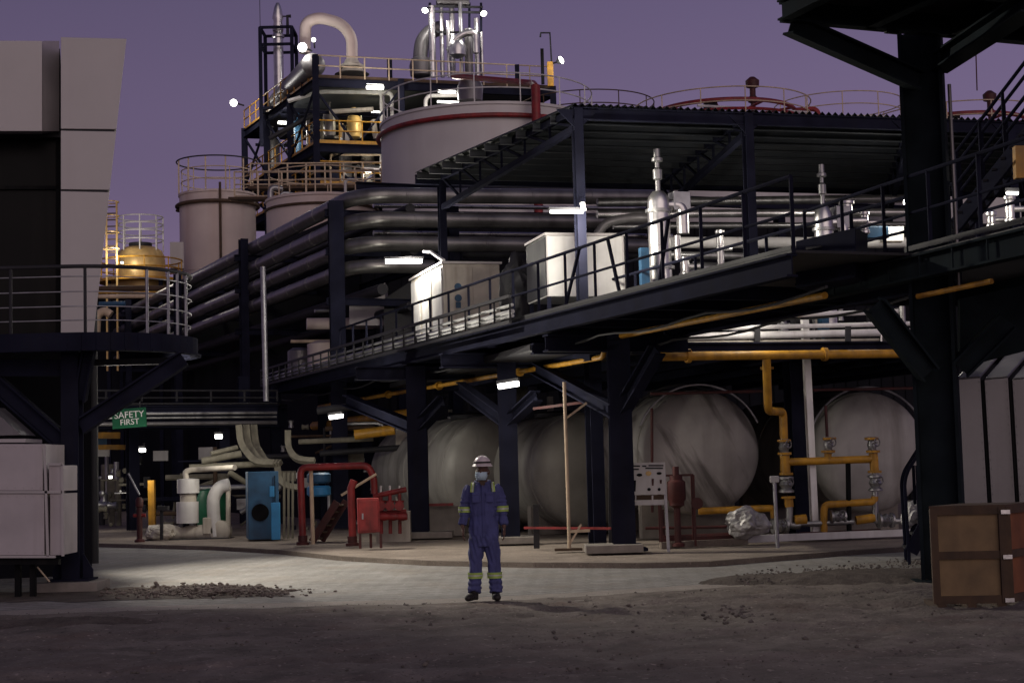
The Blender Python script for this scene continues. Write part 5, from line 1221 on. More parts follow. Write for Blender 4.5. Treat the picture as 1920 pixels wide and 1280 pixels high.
MB().tube([q(428, 912), q(428, 1008)], .06, 10).build('downpipe', 'cream', pa)
MB().lathe([(.22, -.15), (.26, -.12), (.26, .12), (.22, .15)], q(414, 995), V((0, 1, 0)), 20).build('casing', 'cream', pa)
MB().box(q(392, 985), .26, .3, .4).build('terminal_box', 'cream', pa, False, .02)
MB().box(q(355, 1013), 2.1, .7, .12).build('skid', 'charcoal', pa, False, .01)
for x in (284, 300, 370): MB().bar(q(x, 1012), q(x, 985), .06).build('support', 'charcoal', pa, False)
sack('foil_wrap', 'pale cloth wrapped motor at the left end of the white pump', ((300, 1000), (.34, .25, .2)), 39.2, 4, 'cream')
o = MB().lathe([(.33, 0), (.38, .08), (.38, .9), (.3, 1.1), (.1, 1.15)], P(398, 1000, 41), Z, 24).build('drum', 'green'); tag(o, 'green drum behind the white elbow pipe', 'drum')
o = MB().bar(at_z(P(303, 1010, 38.6), .12), P(303, 952, 38.6), .07).bar(P(296, 952, 38.6), P(316, 952, 38.6), .2, .1).build('control_station', 'charcoal', None, False); tag(o, 'dark push button station on a post before the wrapped motor', 'control station')
o = MB().bar(at_z(P(286, 1008, 41), .12), P(284, 900, 41), .16).build('bollard', 'yellow'); tag(o, 'yellow upright post left of the stacked white cylinders', 'post')
rh = T('hydrant', 'dark red fire hydrant at the edge of the road', 'hydrant', at_z(P(262, 1028, 37.5), .12)); b = at_z(P(262, 1026, 37.5), .12)
MB().lathe([(.12, 0), (.12, .05), (.065, .08), (.065, .8), (.09, .83), (.09, .98), (.05, 1.04)], b, Z, 16).build('body', 'dark_red', rh)
MB().tube([b + V((-.14, 0, .62)), b + V((.14, 0, .62))], .045, 10).build('outlet', 'red', rh)
MB().tube([b + V((0, 0, 1.1)), b + V((-.28, .1, 1.6))], .025, 6).build('lever', 'galv', rh)
bc = T('blue_cabinet', 'tall blue steel cabinet with dark round gauge plate', 'cabinet', at_z(P(495, 1022, 37.2), .12))
b = at_z(P(466, 1022, 37.2), .12); H = P(466, 884, 37.2).z - b.z
MB().prism([b, b + V((.70, .1, 0)), b + V((.70, .1, H)), b + Z * H], V((-.2, .9, 0))).build('body', 'blue', bc, False, .015)
MB().lathe([(.2, 0), (.2, .04)], b + V((.28, .03, .62)), V((0, -1, 0)), 20).build('gauge_plate', 'blackish', bc)
MB().bar(b + V((.62, .05, .1)), b + V((.62, .05, H - .1)), .02).build('door_edge', 'blackish', bc, False)
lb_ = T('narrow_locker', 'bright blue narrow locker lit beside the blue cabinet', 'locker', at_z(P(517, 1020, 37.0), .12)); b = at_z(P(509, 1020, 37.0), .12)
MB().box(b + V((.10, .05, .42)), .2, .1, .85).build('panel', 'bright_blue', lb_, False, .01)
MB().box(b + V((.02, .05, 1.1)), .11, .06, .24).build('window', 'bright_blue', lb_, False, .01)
for x in (533, 541, 549):
    o = MB().bar(at_z(P(x, 1020, 37.4), .12), P(x, 885, 37.4), .05).build('conduit', 'olive_lag', None, False)
    tag(o, {533: 'first upright conduit right of the bright blue locker', 541: 'middle upright conduit right of the bright blue locker', 549: 'last upright conduit, beside the red pipe portal'}[x], 'conduit', 'upright conduits')
# lagged ducts dropping from the bridge
def duct(pts, w_, h_, lb, m_='olive_lag'):
    o = MB().tube([P(*p_) for p_ in pts], w_, 4, .5, ry=h_ / w_).build('lagged_duct', m_); tag(o, lb, 'duct', 'lagged ducts under the bridge'); return o
for i, dx in enumerate((0, 14, 28)):
    duct([(448 + dx, 796, 40 + i * .3), (452 + dx, 835, 40 + i * .3), (480 + dx * .7, 868, 39.6), (515 + dx * .4, 868, 39.4)], .11, .09, ('left most of three lagged ducts curving down from the bridge', 'middle one of three lagged ducts curving down from the bridge', 'right one of three lagged ducts curving down from the bridge')[i])
duct([(540, 806, 39), (540, 840, 39), (556, 862, 38.6), (590, 864, 38.5)], .10, .08, 'lagged duct bending left of the red portal')
duct([(520, 875, 38.6), (524, 900, 38.6), (540, 912, 38.4), (560, 914, 38.4)], .10, .08, 'short low lagged duct touching the red portal')
for i, (x0_, y0_, x1_, y1_, r) in enumerate(((378, 864, 452, 850, .09), (395, 850, 445, 838, .06), (355, 876, 520, 868, .08), (430, 885, 462, 905, .07))):
    o = MB().tube([P(x0_, y0_, 39.6), P(x1_, y1_, 39.9)], r, 10).build('pipe', 'olive_lag'); tag(o, ('thick lagged pipe left of the three ducts', 'thin lagged pipe above the thick lagged pipe', 'long lagged pipe above the white pump', 'short sloping lagged pipe beside the blue cabinet')[i], 'pipe', 'lagged pipes over the pump')
# red portal
rq = T('red_pipe_portal', 'red fire main forming a portal of pipe beside road', 'pipework', at_z(P(566, 1030, 34), .12)); q = lambda x, y, Y=34.0: P(x, y, Y)
MB().tube([at_z(q(568, 1028), .12), q(563, 876), q(690, 872), q(701, 895), q(702, 925)], .075, 14, .16).build('pipe', 'red', rq)
MB().tube([at_z(q(662, 1032, 33), .12), q(658, 915, 33), q(664, 900, 33)], .08, 14).build('riser', 'red', rq)
for x, Y in ((568, 34), (661, 33)): MB().lathe([(.14, 0), (.14, .06), (.10, .07), (.10, .2)], at_z(q(x, 1030, Y), .12), Z, 16).build('foot', 'dark_red', rq)
o = MB().tube([at_z(q(587, 1026, 34.2), .12), q(583, 880, 34.2)], .045, 8).build('standpipe', 'pole_beige'); tag(o, 'thin beige upright pipe inside the red portal', 'pipe')
o = MB().tube([q(640, 928, 33.6), q(706, 888, 33.6)], .03, 6).build('lever', 'pole_beige'); tag(o, 'slanting pale lever across the red portal', 'lever')
for i, y_ in enumerate((898, 922)):
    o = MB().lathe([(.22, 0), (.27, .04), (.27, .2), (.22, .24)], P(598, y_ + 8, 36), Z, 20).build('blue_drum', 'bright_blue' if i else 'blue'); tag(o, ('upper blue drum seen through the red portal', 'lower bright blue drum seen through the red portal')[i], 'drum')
    MB().bar(at_z(P(606, 1015, 36.3), .12), P(606, 900, 36.3), .1).build('drum_post', 'navy', None, False) if not i else None
tag(bpy.data.objects['drum_post'], 'dark post carrying the blue drums', 'post')
st_ = T('steel_steps', 'rust red steel steps inside the red portal', 'steps', at_z(P(600, 1015, 35.6), .12))
a, b = P(585, 1015, 35.6), P(632, 940, 35.6)
for off in (V((0, 0, 0)), V((.15, .5, 0))): MB().bar(a + off, b + off, .05, .16).build('stringer', 'dark_red', st_, False)
for i in range(6): MB().box(a.lerp(b, (i + .4) / 6) + V((.07, .25, 0)), .2, .5, .03).build('tread', 'rust_wood', st_, False)
# red hose box
hx = T('hose_box', 'red fire hose cabinet standing on thin legs', 'fire box', at_z(G(692, 1040), .12)); q = lambda x, y, Y=31.8: P(x, y, Y)
MB().prism([q(670, 934), q(711, 933), q(713, 997), q(672, 1000)], V((-.05, .35, 0))).build('body', 'red', hx, False, .015)
MB().prism([q(673, 938), q(708, 937), q(710, 993), q(675, 996)], V((0, -.02, 0))).build('door', 'red', hx, False, .008)
MB().bar(q(680, 962, 31.76), q(680, 973, 31.76), .03).build('handle', 'galv', hx, False)
for x, d in ((675, 0), (695, .2), (714, 0)): p = q(x, 1000, 31.8 + d); MB().bar(at_z(p, .12), p, .05).build('leg', 'dark_red', hx, False)
# red valve manifold
vm = T('valve_manifold', 'red fire valve manifold with three branches', 'manifold', at_z(P(735, 1005, 34.4), .12)); q = lambda x, y, Y=34.4: P(x, y, Y)
MB().tube([q(700, 930), q(762, 917)], .06, 10).build('header', 'red', vm); MB().tube([q(705, 962), q(762, 958)], .05, 10).build('header', 'red', vm)
for x in (714, 731, 749):
    MB().tube([q(x, 925), q(x + 1, 1000)], .04, 8).build('branch', 'red', vm)
    vb = MB().lathe([(.1, -.08), (.1, -.05), (.06, 0), (.1, .05), (.1, .08)], q(x, 945, 34.3), Z, 14).build('valve', 'red', vm)
    MB().lathe([(.1, -.01), (.1, .015)], q(x, 948, 34.15), V((0, 1, 0)), 14).build('handwheel', 'red', vb)
    MB().tube([q(x, 925), q(x, 910)], .025, 6).build('cap', 'white', vb)
    MB().lathe([(.07, -.1), (.09, 0), (.07, .1)], q(x + 6, 968, 34.2), V((1, 0, 0)), 12).build('coupling', 'red', vm)
o = MB().box(P(738, 990, 35.2), .75, .3, .75).build('manifold_plinth', 'cream', None, False, .01); tag(o, 'cream block behind the red valve manifold', 'plinth')
# wall and plinth behind the first walkway column
o = MB().prism([at_z(P(742, 1000, 42), .1), at_z(P(850, 1000, 42), .1), P(850, 798, 42), P(742, 800, 42)], V((0, .3, 0))).build('concrete_wall', 'cream', None, False); tag(o, 'pale wall behind the walkway column nearest the red valves', 'wall')
o = MB().prism([at_z(P(800, 1018, 36.6), .11), at_z(P(872, 1018, 36.6), .11), P(872, 948, 36.6), P(800, 946, 36.6)], V((0, .5, 0))).build('concrete_plinth', 'concrete', None, False, .01); tag(o, 'brown concrete plinth under the shadowed tank', 'plinth')
o = MB().bar(P(800, 946, 36.4), P(850, 945, 36.4), .06).build('barrier_rail', 'red', None, False); tag(o, 'red bar along the top of the brown plinth', 'barrier')
for lab, x0_, x1_, y0_, y1_, Y, n_, sd2 in (('dim tangle of pipes and valves behind the white pump', 250, 460, 830, 985, 44.5, 34, 21), ('dim tangle of pipes and boxes behind the red portal', 530, 760, 790, 1000, 44, 40, 22), ('dark pipework in the shade between the round tanks', 800, 1240, 720, 850, 43, 30, 23)):
    rn = random.Random(sd2); pb = T('pipework', lab, 'pipework', at_z(P((x0_ + x1_) / 2, 1000, Y), .12))
    for k in range(n_):
        c = P(rn.uniform(x0_, x1_), rn.uniform(y0_, y1_), Y + rn.uniform(-1.2, 1.8)); m_ = rn.choice(('olive_lag', 'charcoal', 'clad', 'navy', 'dull_silver', 'rust_wood')); rr = rn.uniform(.025, .09)
        j = k % 4
        if j == 0: MB().tube([c, c + V((rn.uniform(.6, 2.4), 0, 0)), c + V((rn.uniform(.6, 2.4), 0, -rn.uniform(.2, .9)))], rr, 8, .2).build('pipe', m_, pb)
        elif j == 1: MB().tube([at_z(c, max(.2, c.z - rn.uniform(.6, 2))), c], rr, 8).build('pipe', m_, pb)
        elif j == 2: MB().lathe([(rr * .8, -rr * 2), (rr * 1.6, -rr * 1.8), (rr, 0), (rr * 1.6, rr * 1.8), (rr * .8, rr * 2)], c, rn.choice((Z, V((1, 0, 0)))), 12).build('valve', m_, pb)
        else: MB().box(c, rn.uniform(.12, .5), .2, rn.uniform(.1, .5), 10).build('equipment_box', m_, pb, False, .01)
# deep background of the undercroft
for i, (x, y0_, y1_, Y, r, m_, lb) in enumerate(((205, 870, 1005, 52, .25, 'olive_lag', 'dim lagged column far back left of the hydrant'), (222, 880, 1000, 50, .1, 'olive_lag', 'dim thin pipe beside the lagged column'), (190, 900, 1000, 51, .12, 'charcoal', 'dark upright pipe behind the balcony column'))):
    b = at_z(P(x, y1_, Y), .12); o = MB().tube([b, at_z(b, P(x, y0_, Y).z)], r, 12).build('process_pipe', m_); tag(o, lb, 'pipe')
rnd = random.Random(11)
eq = T('valve_tree', 'dim tangle of lagged valves and pipes in the far left bay', 'pipework', at_z(P(205, 1000, 48), .12))
for k in range(26):
    x = rnd.uniform(186, 234); y = rnd.uniform(880, 985); c = P(x, y, rnd.uniform(47.5, 49.5)); r = rnd.uniform(.05, .16)
    ax_ = rnd.choice((Z, V((1, 0, 0)), V((0, 1, 0))))
    if k % 2: MB().lathe([(r * .6, -r * 1.3), (r, -r), (r * .7, 0), (r, r), (r * .6, r * 1.3)], c, ax_, 12).build('valve', rnd.choice(('olive_lag', 'dull_silver')), eq)
    else: MB().tube([c, c + ax_ * rnd.uniform(.3, .9)], r * .5, 8).build('pipe', rnd.choice(('olive_lag', 'dull_silver')), eq)
MB().bar(P(150, 1002, 47), P(240, 1000, 47), .12, .14).build('skid', 'blue', eq, False)
for i, (y_, x1_, m_, h_, lb) in enumerate(((816, 225, 'yellow', .18, 'upper yellow beam behind the balcony column'), (838, 235, 'yellow', .14, 'lower yellow beam behind the balcony column'), (827, 200, 'blue', .22, 'dark blue beam between the two yellow beams'), (849, 205, 'clad', .2, 'grey beam below the yellow beams'))):
    o = MB().bar(P(100, y_, 46), P(x1_, y_, 46.6), .12, h_).build('crane_beam', m_, None, False); tag(o, lb, 'beam', 'beams behind the balcony column')
for i, (x0_, y0_, x1_, y1_, Y, r, m_, lb) in enumerate(((595, 770, 690, 758, 40, .1, 'charcoal', 'dark pipe below the walkway beside the far lamp'), (560, 828, 700, 822, 41, .07, 'olive_lag', 'thin lagged pipe above the red portal'), (600, 850, 760, 838, 42, .08, 'charcoal', 'dark pipe behind the red portal'), (665, 815, 740, 805, 40, .13, 'yellow', 'thick ochre pipe left of the first braced column'))):
    o = MB().tube([P(x0_, y0_, Y), P(x1_, y1_, Y)], r, 10).build('pipe', m_); tag(o, lb, 'pipe')
for i, (x, Y) in enumerate(((520, 48), (690, 47), (760, 50), (460, 49), (610, 50))):
    b = at_z(P(x, 1000, Y), .12); o = MB().ibeam(b, at_z(b, 4.6), .3, .3, .03, V((1, .3, 0)).normalized()).build('steel_column', 'navy', None, False)
    tag(o, ('dark column in shade behind the bright blue locker', 'dark column in shade behind the red hose cabinet', 'dark column in shade behind the cream wall', 'dark column in shade behind the blue cabinet', 'dark column in shade behind the red portal')[i], 'column', 'columns in the undercroft')
# ================================================================== LAMPS
flood('floodlight', 'blazing floodlight on an arm at the far left of the tower', P(438, 193, 84), 150, .19, P(457, 198, 85))
flood('floodlight', 'largest blazing floodlight under the foot of the gooseneck', P(567, 89, 75.5), 170, .22, P(585, 96, 76))
flood('floodlight', 'small floodlight right of the gooseneck foot', P(588, 75, 78), 0, .11, P(590, 90, 78))
flood('floodlight', 'floodlight on the left arm of the silver column cluster', P(797, 20, 78.5), 150, .16, P(808, 14, 79), face=(-.2, -.6, -.7))
flood('floodlight', 'floodlight on the right arm of the silver column cluster', P(907, 26, 78.5), 150, .16, P(900, 20, 79), face=(.2, -.6, -.7))
flood('floodlight', 'tilted floodlight at the right end of the tower', P(1052, 113, 76.5), 60, .2, P(1034, 120, 77), face=(.9, -.5, .35))
XD = V((1, .3, 0))
tube_lamp('tube_lamp', 'lit tube lamp under the tower top floor left of largest tank', P(703, 163, 74.5), XD, 150, .8, r=.13)
tube_lamp('tube_lamp', 'lit tube lamp above the left rim of the largest tank', P(838, 171, 68), XD, 200, .75, r=.09)
tube_lamp('tube_lamp', 'lower lit tube lamp above the largest tank', P(840, 191, 66), XD, 0, .9, r=.06)
tube_lamp('tube_lamp', 'short lit tube lamp in the left bay of the tower', P(529, 229, 80), XD, 120, .4, r=.1)
tube_lamp('tube_lamp', 'slanting lit tube lamp near the blue vessel in the tower', P(547, 246, 79), V((.3, .1, -1)), 100, .5, r=.07)
tube_lamp('tube_lamp', 'lit tube lamp behind the yellow railing of the tower', P(706, 210, 79), XD, 110, .5, r=.09, col=(1, .9, .62))
tube_lamp('tube_lamp', 'lit tube lamp under the second floor of the tower', P(690, 320, 76), XD, 120, .5, r=.07)
tw = tube_lamp('tube_lamp', 'twin tube lamp glaring beside the bent pipes', P(757, 488, 38.3), V((1, .1, 0)), 330, .88, r=.08, light_off=(.1, -.1, -.14))
MB().tube([P(795, 471, 38.1), P(808, 472, 37.8), P(822, 482, 37.4), P(832, 488, 37.0)], .04, 8).build('bracket', 'white', tw)
tube_lamp('tube_lamp', 'lit lamp under the walkway directly above the worker', P(953, 719, 31.0), V((1, -.2, .12)), 60, .40, r=.085, light_off=(.2, -.9, -.35))
tube_lamp('tube_lamp', 'lit lamp under the walkway above the red portal', P(630, 779, 37.6), V((1, -.2, .1)), 115, .32, r=.075, light_off=(0, -1.2, -.2))
tube_lamp('bulkhead_lamp', 'round lit lamp hanging above the white elbow pipe', P(410, 816, 39.2), V((1, 0, 0)), 52, .16, r=.085, light_off=(0, -1.0, -.3))
tube_lamp('bulkhead_lamp', 'round lit lamp below the safety first sign', P(267, 842, 41), V((1, 0, 0)), 45, .14, r=.075, light_off=(0, -.5, -.4))
tube_lamp('bulkhead_lamp', 'tiny far lamp in the dim valve bay', P(207, 893, 46.5), V((1, 0, 0)), 20, .08, r=.06)
tube_lamp('tube_lamp', 'lit tube lamp on the front shelter column', P(1062, 397, 29.4), V((1, .2, 0)), 330, .62, r=.03, light_off=(.25, -.35, -.25))
tube_lamp('tube_lamp', 'assumed tube lamp hidden behind the second front shelter column', P(1394, 390, 31.9), V((.13, 1, 0)), 40, .5, r=.03, light_off=(-.25, -.2, -.2))  # unseen lamp added behind the column to light the filter vessel
tube_lamp('tube_lamp', 'assumed tube lamp hidden behind the third front shelter column', P(1697, 378, 33.0), V((.2, 1, 0)), 70, .5, r=.03, light_off=(-.25, -.1, -.2))  # assumed source, kept out of sight to brighten the equipment on the deck
tube_lamp('tube_lamp', 'assumed tube lamp beyond the tall column lighting the shiny valves', P(1898, 362, 26.0), V((1, .3, 0)), 45, .2, r=.03, light_off=(-.1, -.2, -.2))  # assumed from the bright valves and pipes, added to light them

tube_lamp('tube_lamp', 'assumed tube lamp hidden under the walkway above the white deck pipes', P(1420, 556, 29.9), V((1, .3, 0)), 45, .5, r=.03, light_off=(.1, -.1, -.15))  # unseen lamp added to brighten the deck edge pipes and white post
# unseen lamps added to light the road: mast behind building, fill under balcony
lp = T('unseen_floodlight', 'unseen floodlight on a mast added behind the office building to light the road', 'floodlight', V((-8.2, 31.2, .0)))
MB().tube([V((-8.2, 31.2, 0)), V((-8.2, 31.2, 9.3))], .09, 10).build('mast', 'charcoal', lp)
MB().box(V((-8.1, 31.1, 9.36)), .5, .3, .14, -30).build('housing', 'charcoal', lp); MB().box(V((-8.05, 31.0, 9.275)), .4, .22, .03, -30).build('lens', 'lamp_white', lp)
spot_light(lp, V((-8.03, 30.95, 9.2)), V((2.6, 24.2, 0)), 7000, 94, .2)
bl2 = T('balcony_fill', 'unseen fill lamp added under the balcony behind its column, lighting the road', 'lamp', V((-6.95, 25.4, 3.2)))
MB().box(V((-6.95, 25.4, 3.27)), .3, .2, .1).build('housing', 'charcoal', bl2); MB().box(V((-6.95, 25.4, 3.2)), .24, .15, .04).build('lens', 'lamp_white', bl2)
spot_light(bl2, V((-6.9, 25.4, 3.12)), V((3, 23.5, 0)), 700, 120, .15)
tube_lamp('bulkhead_lamp', 'small assumed lamp beside the dome topped vessel on the yellow platform', P(229, 492, 68.3), V((1, 0, 0)), 90, .1, r=.05, light_off=(0, -.8, .2))  # assumed lamp, added to give the vessel its highlights
# ================================================================== WORKER
WX = P(905, 1120, 20.15); WO = V((WX.x, 20.15, .03))
tilt = 0
def W(x, y, z): return V((x, y, z))
def ell(mb, c, rx, ry, rz, n=20, m=14):
    vs = []; fs = []
    for i in range(m + 1):
        a = math.pi * i / m
        for k in range(n):
            b = 2 * math.pi * k / n; vs.append(V(c) + V((rx * math.sin(a) * math.cos(b), ry * math.sin(a) * math.sin(b), rz * math.cos(a))))
    for i in range(m):
        for k in range(n): k2 = (k + 1) % n; fs.append((i * n + k, i * n + k2, (i + 1) * n + k2, (i + 1) * n + k))
    return mb.add(vs, fs)
def loft(mb, secs, n=20):                       # secs: (centre, rx, ry) horizontal-ish ellipses across x and y
    vs = []; fs = []
    for c, rx, ry in secs:
        for k in range(n):
            a = 2 * math.pi * k / n; ca, sa = math.cos(a), math.sin(a); e = .85
            vs.append(V(c) + V((rx * abs(ca) ** e * (1 if ca > 0 else -1), ry * abs(sa) ** e * (1 if sa > 0 else -1), 0)))
    for i in range(len(secs) - 1):
        for k in range(n): k2 = (k + 1) % n; fs.append((i * n + k, i * n + k2, (i + 1) * n + k2, (i + 1) * n + k))
    fs.append(tuple(range(n))[::-1]); fs.append(tuple((len(secs) - 1) * n + k for k in range(n)))
    return mb.add(vs, fs)
def fuse(mb, name, m, parent, voxel, smooth=4, fold=None):
    me = bpy.data.meshes.new(name); me.from_pydata([tuple(v) for v in mb.v], [], mb.f); me.update()
    bm = bmesh.new(); bm.from_mesh(me); bmesh.ops.recalc_face_normals(bm, faces=bm.faces); bm.to_mesh(me); bm.free()
    o = bpy.data.objects.new(name, me); COL.objects.link(o)
    r = o.modifiers.new('r', 'REMESH'); r.mode = 'VOXEL'; r.voxel_size = voxel
    s = o.modifiers.new('s', 'SMOOTH'); s.iterations = smooth; s.factor = .5
    dg = bpy.context.evaluated_depsgraph_get(); me2 = bpy.data.meshes.new_from_object(o.evaluated_get(dg)); o.modifiers.clear(); o.data = me2
    if fold:
        ns = [v.normal.copy() for v in me2.vertices]
        for v, nn in zip(me2.vertices, ns): v.co += nn * fold(v.co)
    me2.shade_smooth(); me2.materials.clear(); me2.materials.append(MAT[m])
    o.parent = parent; return o
pw = T('person', 'worker in blue coveralls, white helmet and face mask standing on the road edge', 'person', WO)
# body (skin): head, neck, hands and what is under the cloth, one surface
hx_, hz_ = .035, 1.575
body = MB()
ell(body, W(hx_, .01, hz_ + .03), .078, .098, .118); ell(body, W(hx_ - .008, -.035, hz_ - .05), .058, .062, .075)
body.lathe([(.018, -.03), (.011, .03)], W(hx_ - .02, -.105, hz_ + .005), V((.1, -.25, 1)), 10)
for s in (-1, 1): ell(body, W(hx_ + s * .08, .012, hz_ + .005), .014, .022, .034, 10, 8)
for s in (-1, 1): ell(body, W(hx_ - .012 + s * .032, -.088, hz_ + .035), .014, .01, .01, 8, 6)
ell(body, W(hx_ - .015, -.094, hz_ - .055), .024, .012, .008, 8, 6)
loft(body, [(W(.035, .02, 1.36), .075, .075), (W(.035, .015, 1.46), .06, .064), (W(.035, .01, 1.54), .055, .06)])
loft(body, [(W(.035, 0, .8), .13, .09), (W(.035, 0, 1.1), .125, .09), (W(.035, 0, 1.3), .15, .10), (W(.035, .01, 1.41), .12, .07)])
def limb(mb, pts, rs, n=14): mb.tube(pts, rs, n)
RA = [W(-.135, .01, 1.395), W(-.195, .03, 1.14), W(-.228, -.02, .90)]; LA = [W(.205, .01, 1.395), W(.268, .03, 1.14), W(.290, -.02, .89)]
for A_ in (RA, LA): limb(body, [A_[0], A_[0].lerp(A_[1], .5), A_[1], A_[1].lerp(A_[2], .5), A_[2]], [.05, .045, .038, .036, .028])
RLg = [W(-.045, 0, .84), W(-.075, .01, .48), W(-.10, .02, .09)]; LLg = [W(.115, 0, .84), W(.152, -.02, .48), W(.165, -.03, .09)]
for A_ in (RLg, LLg): limb(body, [A_[0], A_[1], A_[2]], [.075, .052, .04])
for A_, s in ((RA, -1), (LA, 1)):                # hands: palm, four curled fingers of unequal length, thumb
    w0 = A_[2]; pc = w0 + W(s * .004, -.008, -.055)
    loft(body, [(w0 + W(0, 0, .01), .020, .027), (w0 + W(0, -.004, -.03), .017, .034), (w0 + W(0, -.008, -.075), .016, .041), (w0 + W(0, -.01, -.098), .014, .040)], 12)
    for i, (dy, ln) in enumerate(((-.040, .068), (-.018, .078), (.004, .073), (.025, .056))):
        k = w0 + W(0, dy + .0, -.095); j = k + W(-s * .006, -.004, -ln * .5); e = j + W(-s * .022, -.006, -ln * .42)
        limb(body, [k, j, e], [.0095, .0088, .0075], 8)
    k = w0 + W(0, -.034, -.03); limb(body, [k, k + W(-s * .01, -.028, -.03), k + W(-s * .016, -.036, -.066)], [.012, .0105, .008], 8)
ob = fuse(body, 'body', 'skin', pw, .0075, 2)
# coverall
cv = MB()
loft(cv, [(W(.035, 0, .66), .135, .115), (W(.035, 0, .76), .185, .135), (W(.035, 0, .88), .185, .135), (W(.035, -.005, 1.0), .170, .125), (W(.035, -.008, 1.12), .165, .122), (W(.035, -.01, 1.25), .185, .13), (W(.035, 0, 1.35), .19, .12), (W(.035, .01, 1.41), .15, .095), (W(.035, .015, 1.455), .085, .08)], 26)
for A_, s in ((RA, -1), (LA, 1)):
    limb(cv, [A_[0] + W(-s * .03, 0, .0), A_[0] + W(s * .01, 0, -.05), A_[0].lerp(A_[1], .5) + W(s * .004, 0, 0), A_[1], A_[1].lerp(A_[2], .5), A_[2] + W(0, 0, .03)], [.075, .078, .072, .066, .062, .050], 18)
for A_, s in ((RLg, -1), (LLg, 1)):
    limb(cv, [A_[0] + W(-s * .0, 0, .0), A_[0].lerp(A_[1], .4), A_[1], A_[1].lerp(A_[2], .5), A_[2] + W(0, 0, .06), A_[2] + W(0, -.01, .0)], [.108, .10, .085, .083, .082, .088], 20)
def fold(c):
    f = .013 * noise.noise(V((c.x * 20, c.y * 20, c.z * 4.5))) + .007 * noise.noise(V((c.x * 38, c.y * 38, c.z * 14)))
    if c.z < .3: f += .006 * math.sin(c.z * 95 + 3 * noise.noise(V((c.x * 9, c.y * 9, 1))))
    if abs(c.z - 1.03) < .07: f -= .010 * (1 - abs(c.z - 1.03) / .07)
    if abs(c.z - .62) < .18: f += .006 * math.sin((c.x - .035) * 110 + c.z * 30)
    for A_ in (RA, LA):
        if (V(c) - A_[1]).length < .14: f += .006 * math.sin(c.z * 120)
    return f
fuse(cv, 'coverall', 'coverall', pw, .011, 3, fold)
# collar, pockets, belt seam, zip
PO = pw
def onw(v): return V(v) + WO
MB().tube([onw(W(.035 + .088 * math.sin(a), .018 - .085 * math.cos(a), 1.462 - .03 * max(0, math.cos(a)))) for a in [(-2.85 + 5.7 * i / 24) + math.pi for i in range(25)]], .022, 8, ry=1.0).build('collar', 'coverall', pw)
MB().prism([onw(W(.035 - .045, -.10, 1.475)), onw(W(.035 + .045, -.10, 1.475)), onw(W(.037, -.137, 1.375))], V((0, .012, 0))).build('shirt', 'rust_wood', pw, False)
for s in (-1, 1):
    MB().box(onw(W(.035 + s * .085, -.138, 1.262)), .095, .022, .11).build('pocket', 'coverall', pw, True, .006)
    MB().box(onw(W(.035 + s * .085, -.148, 1.318)), .10, .016, .035).build('pocket_flap', 'coverall', pw, True, .005)
MB().bar(onw(W(.035, -.142, .78)), onw(W(.035, -.136, 1.42)), .02, .012).build('zip', 'coverall', pw, False)
# reflective bands
def band(c, ax_, r, h, m_, ry=1.0):
    n = 24; mb = MB(); ax_ = V(ax_).normalized(); mb.tube([onw(c - ax_ * h / 2), onw(c + ax_ * h / 2)], r, n, cap=False, up=(0, 1, 0)); mb.build('reflective_band', m_, pw)
for A_ in (RA, LA):
    d = A_[2] - A_[1]; c = A_[1] + V((0, 0, -.02))
    band(c + V((0, 0, .022)), V((d.x * .2, 0, d.z)), .084, .028, 'reflective'); band(c, V((d.x * .2, 0, d.z)), .0855, .018, 'reflect_silver'); band(c - V((0, 0, .022)), V((d.x * .2, 0, d.z)), .083, .026, 'reflective')
for A_ in (RLg, LLg):
    c = A_[1].lerp(A_[2], .46)
    band(c + V((0, 0, .022)), (0, 0, 1), .0945, .03, 'reflective'); band(c, (0, 0, 1), .096, .016, 'reflect_silver'); band(c - V((0, 0, .022)), (0, 0, 1), .0945, .03, 'reflective')
for s in (-1, 1):
    x = .035 + s * .125
    mb = MB(); pts = [W(x + s * .012, -.128, 1.335), W(x + s * .005, -.112, 1.40), W(x, -.06, 1.443), W(x, .02, 1.45)]
    mb.tube([onw(p_) for p_ in pts], .024, 6, ry=.35, up=(1, 0, 0)); mb.build('reflective_band', 'reflective', pw)
    mb = MB(); mb.tube([onw(p_ + V((s * -.008, -.006, .004))) for p_ in pts], .008, 6, ry=.9, up=(1, 0, 0)); mb.build('reflective_band', 'reflect_silver', pw)
# boots
for A_, s, sp_ in ((RLg, -1, -.075), (LLg, 1, .02)):
    bt2 = MB(); a = A_[2]
    loft(bt2, [(W(a.x, a.y, .0), .048, .055), (W(a.x, a.y, .06), .05, .058), (W(a.x, a.y, .17), .05, .055)])
    d = V((sp_, -.17, 0))
    for t in (0, .25, .5, .75, 1): ell(bt2, V((a.x, a.y, 0)) + d * t + W(0, 0, .045 - .008 * t), .048 + .006 * math.sin(t * 3.1), .06, .05 - .006 * t, 14, 10)
    fuse(bt2, 'boot', 'boot', pw, .009, 3)
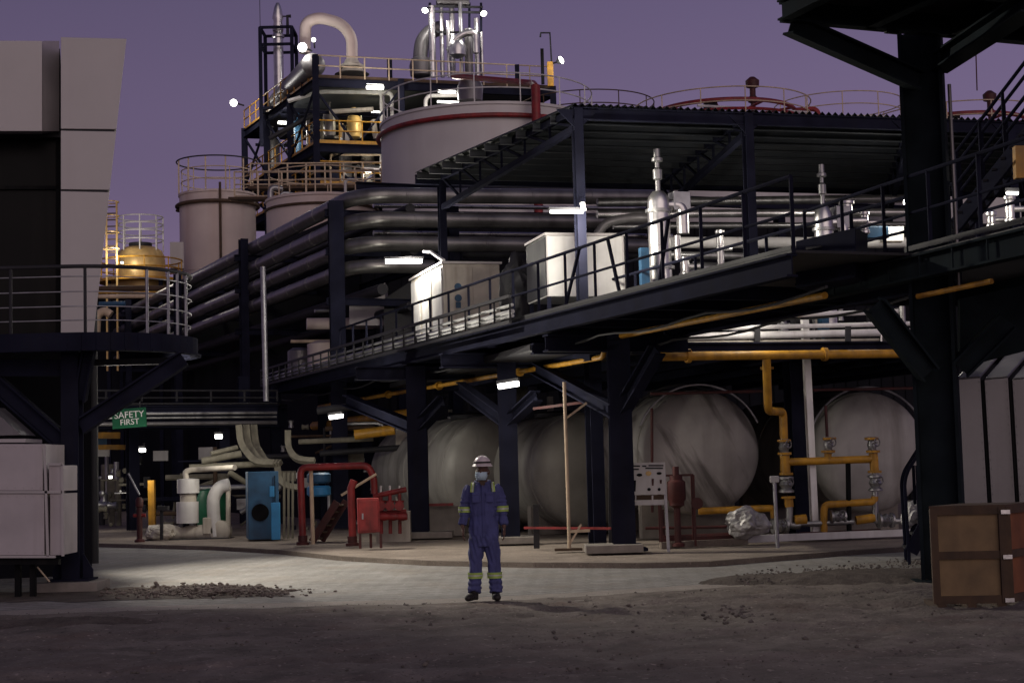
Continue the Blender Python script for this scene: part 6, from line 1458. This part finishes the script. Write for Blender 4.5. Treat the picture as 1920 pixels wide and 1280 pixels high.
# helmet with brim, face mask
hm = MB(); n = 28
prof = [(.126 * math.cos(a), .118 * math.sin(a)) for a in [math.pi / 2 * i / 9 for i in range(10)]]
hmz = hz_ + .098
vs = []; fs = []
for r, h in prof:
    for k in range(n):
        a = 6.2832 * k / n; rid = 1 + (.035 if abs(math.cos(a)) < .3 else 0) * (h / .118) ; vs.append(onw(W(hx_ + r * .88 * math.cos(a), .008 + r * 1.06 * math.sin(a), hmz + h * rid)))
for i in range(len(prof) - 1):
    for k in range(n): k2 = (k + 1) % n; fs.append((i * n + k, i * n + k2, (i + 1) * n + k2, (i + 1) * n + k))
fs.append(tuple(range(n))[::-1]); fs.append(tuple((len(prof) - 1) * n + k for k in range(n)))
hm.add(vs, fs)
hmo = hm.build('hard_hat', 'helmet', pw)
br = MB(); vs = []
for rr, dz in ((.118, .012), (.145, -.012), (.145, -.02), (.118, .0)):
    for k in range(n): a = 6.2832 * k / n; fr2 = 1.22 if math.sin(a) < -.2 else 1.0; vs.append(onw(W(hx_ + rr * .90 * math.cos(a), .008 + rr * fr2 * math.sin(a), hmz + dz)))
fs = []
for i in range(4):
    for k in range(n): k2 = (k + 1) % n; fs.append((i * n + k, i * n + k2, ((i + 1) % 4) * n + k2, ((i + 1) % 4) * n + k))
br.add(vs, fs); br.build('brim', 'helmet', hmo)
MB().tube([onw(W(hx_ + .118 * math.cos(a), .008 + .142 * math.sin(a), hmz + .032)) for a in [math.pi + .5 + 2.14 * i / 16 for i in range(17)]], .011, 6).build('headband_slot', 'boot', hmo)
mk = MB(); vs = []; fs = []; nu, nv = 14, 10
for j in range(nv + 1):
    for i in range(nu + 1):
        u = -1.15 + 2.3 * i / nu; v = -1 + 2 * j / nv
        bulge = .016 * (1 - v * v) * math.cos(u) ; pl = .0025 * math.sin(v * 12)
        rr = .083 - .016 * max(0, -v) + bulge + pl
        vs.append(onw(W(hx_ - .014 + rr * math.sin(u) * .95, -.012 - (rr + .012) * math.cos(u) * 1.05, hz_ - .042 + .052 * v)))
for j in range(nv):
    for i in range(nu): k = j * (nu + 1) + i; fs.append((k, k + 1, k + nu + 2, k + nu + 1))
mk.add(vs, fs); mko = mk.build('face_mask', 'mask', pw); mko.modifiers.new('s', 'SOLIDIFY').thickness = .004
for s in (-1, 1):
    MB().tube([onw(W(hx_ - .014 + s * .07, -.055, hz_ - .0)), onw(W(hx_ + s * .084, .005, hz_ + .015))], .003, 5).build('ear_loop', 'mask', mko)
